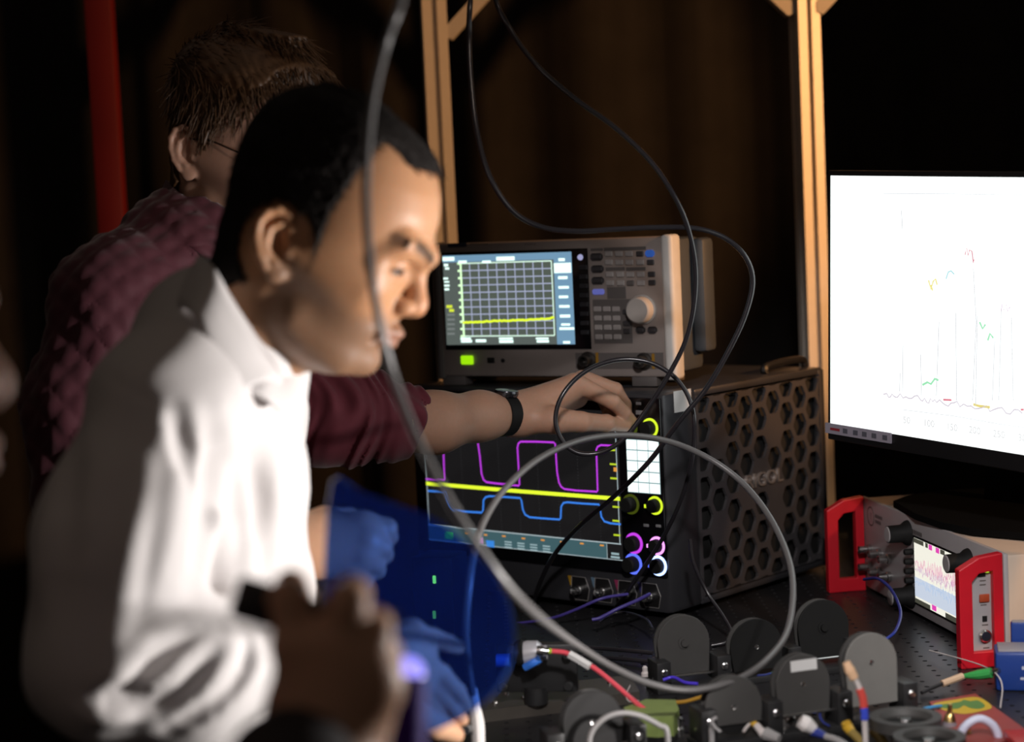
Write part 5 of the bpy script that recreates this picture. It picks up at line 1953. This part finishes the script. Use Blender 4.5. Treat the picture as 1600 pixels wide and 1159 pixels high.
controller('fibre controller at the back of the row, one brownish and two black upright round paddles', [(1070, 1052, 87, 92, PAD, 'boss'), (1183, 1046, 88, 80, RUBBER, 'dimple'), (1288, 1026, 87, 90, RUBBER, 'boss')], (.045, .045), .016, -4)
controller('fibre controller in front of it, with a grey paddle, one bearing a white paper label', [(1147, 1131, 98, 76, PAD, 'dimple'), (1256, 1113, 94, 92, PAD, 'dimple', -4, 1), (1364, 1100, 92, 112, PADG, 'dimple')], (.045, .050), .022, -5)
controller('fibre controller with one dark paddle under the end of the red fibre', [(928, 1166, 98, 88, PADK, 'dimple')], (.055, .055), .020, -6)
for i, (px, py, w, lab) in enumerate(((1415, 1121, 112, 'fibre paddle folded flat beside the red card, the farther of two'), (1452, 1152, 112, 'fibre paddle folded flat at the bottom edge, the nearer of two'))):
    c = on_z(px, py, TZ + .028)
    d = (c - CAM).dot(_fw)
    B = Matrix.Translation((c.x, c.y, TZ)) @ Matrix.Rotation(R(12), 4, 'Z')
    t = thing('flat_paddle', lab, 'fibre paddle', B, 'paddles folded flat')
    r = w * d / FPX / 2
    MB().lathe([(r * .62, .020), (r * .62, .024), (r * .74, .030), (r, .030), (r, .018), (r * .9, .016), (r * .62, .016)], (0, 0, 0), (0, 0, 1), 36).build('rim', PAD, t)
    MB().lathe([(0, .022), (r * .2, .022), (r * .62, .0215), (r * .62, .014), (0, .014)], (0, 0, 0), (0, 0, 1), 30).build('disc', RUBBER, t)
    MB().lathe([(0, .027), (.006, .027), (.008, .022), (.008, .0)], (0, 0, 0), (0, 0, 1), 16).build('spindle', STEEL, t)

# ================================================================== mount, breadboard and red fibre at left
BB = mat('breadboard_metal', (0.13, 0.115, 0.10, 1), 0.4, 0.5, noise=0.2, scale=30)
q0, q1, q2, q3 = on_z(745, 1130, TZ), on_z(1000, 1098, TZ), on_z(985, 1072, TZ), on_z(740, 1098, TZ)
bbd = thing('breadboard', 'narrow raised metal board with small screws in front of the black mount', 'board', Matrix.Translation(q0))
I = bbd.matrix_world.inverted()
hgt = Vector((0, 0, .014))
MB().add([q0, q1, q2, q3, q0 + hgt, q1 + hgt, q2 + hgt, q3 + hgt], [[0, 1, 2, 3], [4, 5, 6, 7], [0, 1, 5, 4], [1, 2, 6, 5], [2, 3, 7, 6], [3, 0, 4, 7]]).build('plate', BB, bbd, smooth=0, M=I)
for u, v in ((.12, .3), (.2, .7), (.3, .4), (.62, .6), (.72, .3), (.85, .65)):
    c = q0.lerp(q1, u).lerp(q3.lerp(q2, u), v) + hgt
    MB().lathe([(0, .002), (.0030, .002), (.0035, 0), (0, -.001)], c, (0, 0, 1), 12).build('screw', STEEL, bbd, M=I)
mc = on_z(838, 1098, TZ + .014)
Q = Frame(mc, 8)
mt = thing('kinematic_mount', 'black square optics mount on a short post holding the silver fibre collimator', 'mount', Q.M)
MB().cyl((0, 0, 0), (0, 0, .02), .014, n=20).build('post', BLACKM, mt)
MB().box2((-.045, -.006, .014), (.050, .006, .070), .002).build('plate', BLACKM, mt)
MB().box2((-.040, .010, .016), (.046, .020, .068), .002).build('rear_plate', BLACKM, mt)
for x, z in ((-.036, .023), (.040, .060), (.040, .023)):
    MB().lathe([(0, 0), (.0055, 0), (.0055, .012), (.0045, .013), (0, .013)], (x, -.005, z), (0, -1, 0), 16).build('adjuster', BLACKM, mt)
cx0, cz0 = Q.f(806, 1022, -.02)
col = MB().lathe([(0, 0), (.0145, 0), (.0165, .003), (.0165, .008), (.0145, .010)], (cx0, -.02, cz0), (1, 0, .05), 26).build('clamp_ring', RUBBER, mt)
MB().lathe([(.0140, .010), (.0150, .014), (.0142, .026), (.0105, .030), (.0085, .030), (.0085, .036), (0, .036)], (cx0, -.02, cz0), (1, 0, .05), 26).build('collimator', mat('pale_metal', (.62, .62, .66, 1), .3, .3), col)
MB().tube([(cx0 + .012, -.034, cz0 - .012), (cx0 + .022, -.038, cz0 - .006), (cx0 + .030, -.036, cz0 - .002)], .0045, 8).build('blue_lever', mat('bright_blue', (.05, .22, .85, 1), .35), col)
MB().lathe([(0, 0), (.0075, 0), (.0075, .016), (0, .016)], (cx0 - .022, -.024, cz0 - .006), (1, 0, 0), 18).build('blue_barrel', mat('bright_blue', None), col)
rb = [at(*q) for q in ((862, 1017, 2.175), (885, 1020, 2.17), (910, 1032, 2.165), (935, 1048, 2.16), (962, 1070, 2.15), (992, 1096, 2.14), (1022, 1120, 2.12), (1030, 1132, 2.11))]
rf = thing('red_fibre', 'red fibre with a white flag label running from the silver collimator down to the right', 'fibre', Matrix.Translation(rb[0]))
I = rf.matrix_world.inverted()
FR = mat('red_jacket', (.92, .10, .14, 1), .3, noise=.05, spec=.7)
MB().tube(rb, .0028, 10).build('jacket', FR, rf, M=I)
MB().tube([at(848, 1017, 2.175), rb[0]], [.0036, .0030], 10, smooth=False).build('strain_relief', mat('lime_boot', (.42, .58, .06, 1), .4), rf, M=I)
MB().lathe([(0, 0), (.005, 0), (.0058, .002), (.0058, .008), (.0042, .009), (.0042, .014), (0, .014)], at(838, 1016, 2.175), at(850, 1017, 2.175) - at(838, 1016, 2.175), 16).build('fibre_connector', STEEL, rf, M=I)
MB().tube([at(890, 1022, 2.168), at(906, 1031, 2.163), at(922, 1041, 2.158)], .0050, 6, smooth=False).build('flag_label', WHITE, rf, M=I)

# green circuit board block, white tie
gp = [on_z(*q, TZ + .030) for q in ((974, 1105), (1010, 1092), (1055, 1093), (1061, 1108), (1052, 1119), (1026, 1121), (985, 1119))]
gk = len(gp)
GRN = mat('green_board', (.26, .34, .10, 1), .5, noise=.2, scale=60)
gbd = thing('green_block', 'yellow green block under the end of the red fibre', 'block', Matrix.Translation((gp[0].x, gp[0].y, TZ)))
I = gbd.matrix_world.inverted()
dn = Vector((0, 0, -.022))
MB().add(gp + [p + dn for p in gp], [list(range(gk)), list(range(2 * gk - 1, gk - 1, -1))] + [[i, (i + 1) % gk, gk + (i + 1) % gk, gk + i] for i in range(gk)]).build('slab', GRN, gbd, smooth=0, M=I)
MB().add([p + dn for p in gp] + [p + Vector((0, 0, -.030)) for p in gp], [list(range(gk)), list(range(2 * gk - 1, gk - 1, -1))] + [[i, (i + 1) % gk, gk + (i + 1) % gk, gk + i] for i in range(gk)]).build('foot', BLACK, gbd, smooth=0, M=I)
CW = mat('pale_grey_cable', (.36, .35, .35, 1), .4)
cable('pale_cable', [(921, 1190, 2.0), (922, 1150, 2.0), (940, 1125, 2.0), (968, 1114, 2.0), (1000, 1118, 2.0), (1030, 1133, 2.0), (1042, 1142, 2.0), (1044, 1190, 2.0)], .0030, CW, 'pale grey cable arching in front of the dark paddle at the bottom edge')
cable('pale_cable', [(1120, 1120, 2.04), (1112, 1126, 2.04), (1117, 1136, 2.04), (1126, 1143, 2.04)], .0018, CW, 'tiny bent pale wire end in front of the grey paddle')
cable('pale_cable', [(1112, 1134, 2.05), (1112, 1150, 2.05), (1113, 1185, 2.05)], .0032, CW, 'short upright pale cable stub beside the bent wire end')
cable('ochre_fibre', [(1040, 1098, 2.17), (1070, 1096, 2.18), (1098, 1088, 2.19)], .0024, mat('ochre_jacket', (.45, .24, .03, 1), .4), 'short ochre fibre between the green block and the grey paddle')


# ================================================================== connectors and leads at the front of the bench
def lead(name, label, pieces, cat='lead', group=None):
    """a lead of coloured pieces laid end to end; pieces: (part name, material, radius or radii, [(px, py, d) ...])"""
    o = at(*pieces[0][3][0])
    t = thing(name, label, cat, Matrix.Translation(o), group)
    I = t.matrix_world.inverted()
    for nm, mtl, r, pts in pieces:
        MB().tube([at(*q) for q in pts], r, 10, smooth=len(pts) > 2).build(nm, mtl, t, M=I)
    return t


CR = mat('coral_sleeve', (.80, .10, .08, 1), .35)
CB2 = mat('cobalt_sleeve', (.06, .10, .72, 1), .35)
CY = mat('yellow_sleeve', (.70, .42, .04, 1), .4)
CG = mat('green_boot', (.05, .38, .09, 1), .4)
CO = mat('peach_tip', (.95, .62, .38, 1), .35)
PALE = mat('pale_boot', (.72, .66, .64, 1), .4)
DK = mat('dark_sleeve', (.02, .018, .02, 1), .4)
lead('striped_lead', 'upright lead with peach tip, red and blue bands, in front of the tall grey paddle', [('tip', CO, [.0040, .0058, .0050], [(1322, 1034, 2.02), (1328, 1047, 2.02), (1335, 1060, 2.02)]), ('jacket', PALE, .0030, [(1335, 1059, 2.02), (1341, 1070, 2.02), (1344, 1078, 2.02)]), ('red_band', CR, .0044, [(1343, 1076, 2.02), (1348, 1090, 2.02), (1350, 1105, 2.02)]), ('blue_band', CB2, .0042, [(1350, 1105, 2.02), (1351, 1115, 2.02), (1351, 1124, 2.02)]), ('tail', PALE, .0032, [(1351, 1123, 2.02), (1352, 1145, 2.02), (1354, 1190, 2.02)])])
lead('yellow_lead', 'bright yellow plug on an olive lead at the bottom edge, left of the striped lead', [('plug', CY, [.0050, .0060, .0048], [(1321, 1128, 2.06), (1325, 1136, 2.06), (1332, 1146, 2.05)]), ('jacket', mat('olive_jacket', (.30, .21, .05, 1), .45), .0048, [(1330, 1144, 2.05), (1345, 1158, 2.04), (1362, 1180, 2.03)])])
lead('olive_lead', 'olive lead with a white cap just right of the striped lead', [('cap', PALE, [.0035, .0042], [(1363, 1130, 2.08), (1364, 1142, 2.07)]), ('jacket', mat('olive_jacket', None), .0052, [(1364, 1142, 2.07), (1376, 1154, 2.06), (1392, 1178, 2.05)])])
lead('ochre_lead', 'ochre lead with a pale boot below the middle of the front paddles', [('jacket', CY, .0038, [(1155, 1114, 2.10), (1168, 1123, 2.09), (1182, 1133, 2.08)]), ('boot', PALE, [.0040, .0052], [(1182, 1133, 2.08), (1194, 1148, 2.07)]), ('flag', CW, [.0075, .0050], [(1196, 1146, 2.07), (1218, 1154, 2.06)])])
lead('red_lead', 'thin red lead with a green joint reaching a red collar under the labelled paddle', [('boot', CR, [.0055, .0035], [(1187, 1117, 2.10), (1176, 1124, 2.09)]), ('tail', PALE, .0018, [(1176, 1124, 2.09), (1162, 1142, 2.07)]), ('jacket', FR, .0026, [(1208, 1120, 2.11), (1222, 1115, 2.115), (1236, 1111, 2.12)]), ('joint', CG, .0036, [(1232, 1112, 2.12), (1240, 1110, 2.12)]), ('collar', CR, .0075, [(1240, 1108, 2.12), (1246, 1106, 2.125)])])
lead('metal_lead', 'steel and violet connector with a green end right of the red collar', [('ring', STEEL, .0068, [(1247, 1106, 2.126), (1254, 1105, 2.128)]), ('violet_part', CPUR, .0060, [(1254, 1105, 2.128), (1268, 1103, 2.13)]), ('nut', STEEL, .0072, [(1262, 1103, 2.13), (1268, 1102, 2.13)]), ('green_end', CG, [.0055, .0030], [(1272, 1103, 2.13), (1290, 1100, 2.13)])])
lead('blue_boot_lead', 'lead with a blazing white plug and dark blue boot at the bottom edge', [('plug', mat('bright_white', (.92, .88, .86, 1), .3), [.0075, .0090, .0060], [(1250, 1126, 2.02), (1260, 1132, 2.02), (1272, 1140, 2.02)]), ('boot', CBLU, [.0058, .0034], [(1271, 1142, 2.02), (1290, 1150, 2.01)]), ('jacket', CW, [.0034, .0036], [(1289, 1150, 2.01), (1312, 1158, 2.0), (1345, 1180, 1.99)])])
lead('green_lead', 'green tapered boot with a tan tag, leading into the blue box at right', [('jacket', DK, .0022, [(1440, 1082, 2.24), (1455, 1075, 2.25), (1472, 1068, 2.26)]), ('tag', mat('tan_tag', (.62, .42, .28, 1), .5), .0042, [(1472, 1068, 2.26), (1504, 1056, 2.27)]), ('boot', CG, [.0022, .0058, .0062], [(1504, 1056, 2.27), (1528, 1054, 2.26), (1549, 1051, 2.25)]), ('ferrule', STEEL, .0030, [(1549, 1050, 2.25), (1562, 1046, 2.24)])])
lead('green_lead', 'small green boot on a thin blue fibre behind the front paddles', [('fibre', CBLU, .0010, [(1184, 1055, 2.2), (1196, 1054, 2.21), (1206, 1051, 2.22)]), ('boot', CG, [.0012, .0034], [(1204, 1052, 2.22), (1218, 1046, 2.24)])])
lead('white_plug', 'dazzling white plug at the foot of the grey cable beside the finger tips', [('body', mat('bright_white', None), [.0055, .0075, .0070], [(741, 1098, 2.04), (746, 1130, 2.03), (748, 1172, 2.02)]), ('sleeve', PALE, [.0050, .0060], [(738, 1075, 2.03), (742, 1102, 2.035)]), ('side_screw', STEEL, .0050, [(738, 1136, 2.03), (728, 1140, 2.02)])], 'plug')
tl = [at(*q) for q in ((1497, 1185, 2.05), (1500, 1150, 2.05), (1512, 1131, 2.05), (1532, 1123, 2.05), (1552, 1134, 2.05), (1561, 1156, 2.05), (1563, 1188, 2.05))]
tag(MB().tube(tl, .0046, 10).build('white_loop', mat('milky_blue', (.72, .76, .95, 1), .35), smooth=80), 'milky white hoop of tube standing on the red card at the bottom edge', 'tube')
for (px, py, d, lab) in ((1513, 1148, 2.07, 'brass connector inside the milky white hoop'), (1484, 1118, 2.10, 'brass tipped grey connector on the red card, left of the hoop')):
    o = at(px, py, d)
    t = thing('brass_connector', lab, 'connector', Matrix.Translation(o), 'brass tipped connectors')
    MB().lathe([(0, -.040), (.0075, -.040), (.0085, -.012), (.0070, -.006)], (0, 0, 0), (0.05, 0, 1), 18).build('body', mat('mauve_grey', (.24, .21, .23, 1), .45), t)
    MB().lathe([(.0070, -.006), (.0055, .0), (.0040, .003), (.0026, .004), (.0024, .013), (0, .014)], (0, 0, 0), (0.05, 0, 1), 18).build('tip', BRASS, t)

# red card with yellow and green print
rc = [on_z(*q, TZ + .003) for q in ((1452, 1096), (1524, 1083), (1612, 1146), (1500, 1176))]
card = thing('red_card', 'red booklet with a yellow and green print lying on the table at right', 'booklet', Matrix.Translation(rc[0]))
I = card.matrix_world.inverted()
dn = Vector((0, 0, -.0028))
MB().add(rc + [p + dn for p in rc], [[0, 1, 2, 3], [7, 6, 5, 4], [0, 1, 5, 4], [1, 2, 6, 5], [2, 3, 7, 6], [3, 0, 4, 7]]).build('cover', mat('card_red', (.34, .055, .045, 1), .45, noise=.15), card, smooth=0, M=I)


def printed(name, px, mtl, lift):
    pts = catmull([on_z(a, b, TZ + .003 + lift) for a, b in px], 4, True)
    MB().add(pts, [list(range(len(pts)))]).build(name, mtl, card, smooth=0, M=I)


printed('yellow_print', [(1458, 1100), (1490, 1093), (1528, 1089), (1550, 1104), (1532, 1111), (1505, 1115), (1478, 1110)], mat('card_yellow', (.62, .42, .03, 1), .5), .0003)
printed('green_print', [(1460, 1102), (1482, 1099), (1500, 1096), (1506, 1093), (1516, 1095), (1528, 1094), (1539, 1102), (1531, 1107), (1517, 1106), (1506, 1102), (1496, 1107), (1474, 1106)], mat('card_green', (.10, .24, .06, 1), .5), .0005)
o = on_z(1568, 1157, TZ)
tag(MB().box2((o.x, o.y - .06, TZ), (o.x + .08, o.y, TZ + .012), .001).build('red_box', mat('box_red', (.62, .02, .02, 1), .4)), 'flat bright red box in the bottom right corner', 'box')

# blue boxes at right
BX = mat('box_blue', (.012, .045, .24, 1), .35, noise=.1)
BXT = mat('box_grey_lid', (.30, .28, .30, 1), .5)
o = on_z(1556, 1080, TZ)
K = Frame(o, 12)
bx = thing('blue_box', 'small blue instrument box at the right edge, joined by the green boot', 'box', K.M, 'blue boxes')
MB().box2((0, 0, 0), (.13, .05, .046), .004).build('case', BX, bx)
MB().box2((.004, .004, .0455), (.126, .046, .048), .0005).build('lid', BXT, bx)
m = MB()
rect(m, .028, .014, .045, .017, -.0004)
rect(m, .030, .026, .033, .030, -.0004)
m.build('pale_print', mat('print_pale', (.5, .52, .6, 1), .5), bx, smooth=0)
o2 = on_z(1581, 1062, TZ)
K2 = Frame(o2, 12)
bx2 = thing('blue_box', 'taller blue box behind it, beside the red handle', 'box', K2.M, 'blue boxes')
MB().box2((0, 0, 0), (.13, .012, .070), .003).build('case', BX, bx2)
MB().box2((.002, .001, .0695), (.128, .011, .0705)).build('lid', BXT, bx2)
# thin fibres and small bits
cable('clear_fibre', [(1452, 1016, 2.42), (1490, 1026, 2.36), (1530, 1038, 2.30), (1556, 1052, 2.24), (1566, 1072, 2.22), (1563, 1105, 2.16)], .0008, PALE, 'hair thin clear fibre trailing over the table past the blue box', n=5)
cable('blue_fibre', [(1283, 1108, 2.12), (1281, 1118, 2.11), (1286, 1128, 2.10), (1296, 1134, 2.09)], .0012, CBLU, 'thin blue fibre hooked between the labelled paddle and the yellow plug', n=5)
cable('blue_fibre', [(1443, 1107, 2.15), (1460, 1104, 2.16), (1470, 1103, 2.17)], .0022, mat('sky_fibre', (.05, .25, .5, 1), .4), 'short sky blue fibre at the left edge of the red booklet', n=6)
cable('clear_fibre', [(985, 1070, 2.2), (978, 1086, 2.2), (984, 1096, 2.19), (998, 1094, 2.18)], .0007, PALE, 'tiny curl of clear fibre beside the red fibre', n=5)
cable('violet_fibre', [(1036, 1062, 2.28), (1052, 1058, 2.28), (1070, 1066, 2.26), (1090, 1068, 2.25)], .0022, mat('violet_fibre_jacket', (.10, .06, .75, 1), .3), 'vivid violet fibre at the foot of the brownish paddle', n=6)
for px, py, r, c, lab in ((1008, 1050, .0042, PALE, 'beige bead left of the brownish paddle'), (1022, 1036, .0040, BRASS, 'small gold cap left of the brownish paddle'), (1118, 1062, .0048, CPUR, 'lilac cap under the hoop of the grey cable')):
    o = on_z(px, py + 6, TZ)
    tag(MB().lathe([(0, 0), (r * 1.2, 0), (r * 1.2, .004), (r * .8, .006), (r * .8, .011), (r * .4, .013), (0, .013)], o, (0, 0, 1), 14).build('cap', c), lab, 'cap', 'loose caps on the table')
o = on_z(1020, 1056, TZ)
tag(MB().lathe([(0, 0), (.005, 0), (.006, .004), (.006, .014), (.004, .018), (0, .018)], o + Vector((0, 0, .006)), (1, .2, .1), 16).build('ferrule', mat('pale_metal', None)), 'pale grey ferrule lying beside the beige bead', 'ferrule')
for i, (px, py, lab) in enumerate(((1225, 1148, 'steel connector just left of the blazing white plug, nearest the bottom edge'), (1205, 1150, 'steel connector beside the pale flag of the ochre lead'), (1237, 1133, 'steel connector right below the thin red lead'), (1222, 1126, 'steel connector tucked behind the others under the thin red lead'), (1400, 1152, 'steel connector right of the olive lead with the white cap'), (1415, 1158, 'steel connector between olive lead and nearer flat paddle'), (1060, 1150, 'steel connector standing right of the upright end of the pale cable arch'), (967, 1153, 'left of two steel connectors under the pale cable arch'), (981, 1146, 'right of two steel connectors under the pale cable arch'))):
    o = on_z(px, py, TZ)
    tag(MB().lathe([(0, 0), (.0058, 0), (.0062, .010), (.0045, .012), (.0045, .022), (.0020, .023), (.0020, .018), (0, .018)], o, (.2 * math.sin(i * 2.1), .2 * math.cos(i * 1.7), 1), 16).build('steel_connector', mat('dull_steel', (.34, .33, .32, 1), .3, .9)), lab, 'connector', 'steel connectors at the bottom edge')
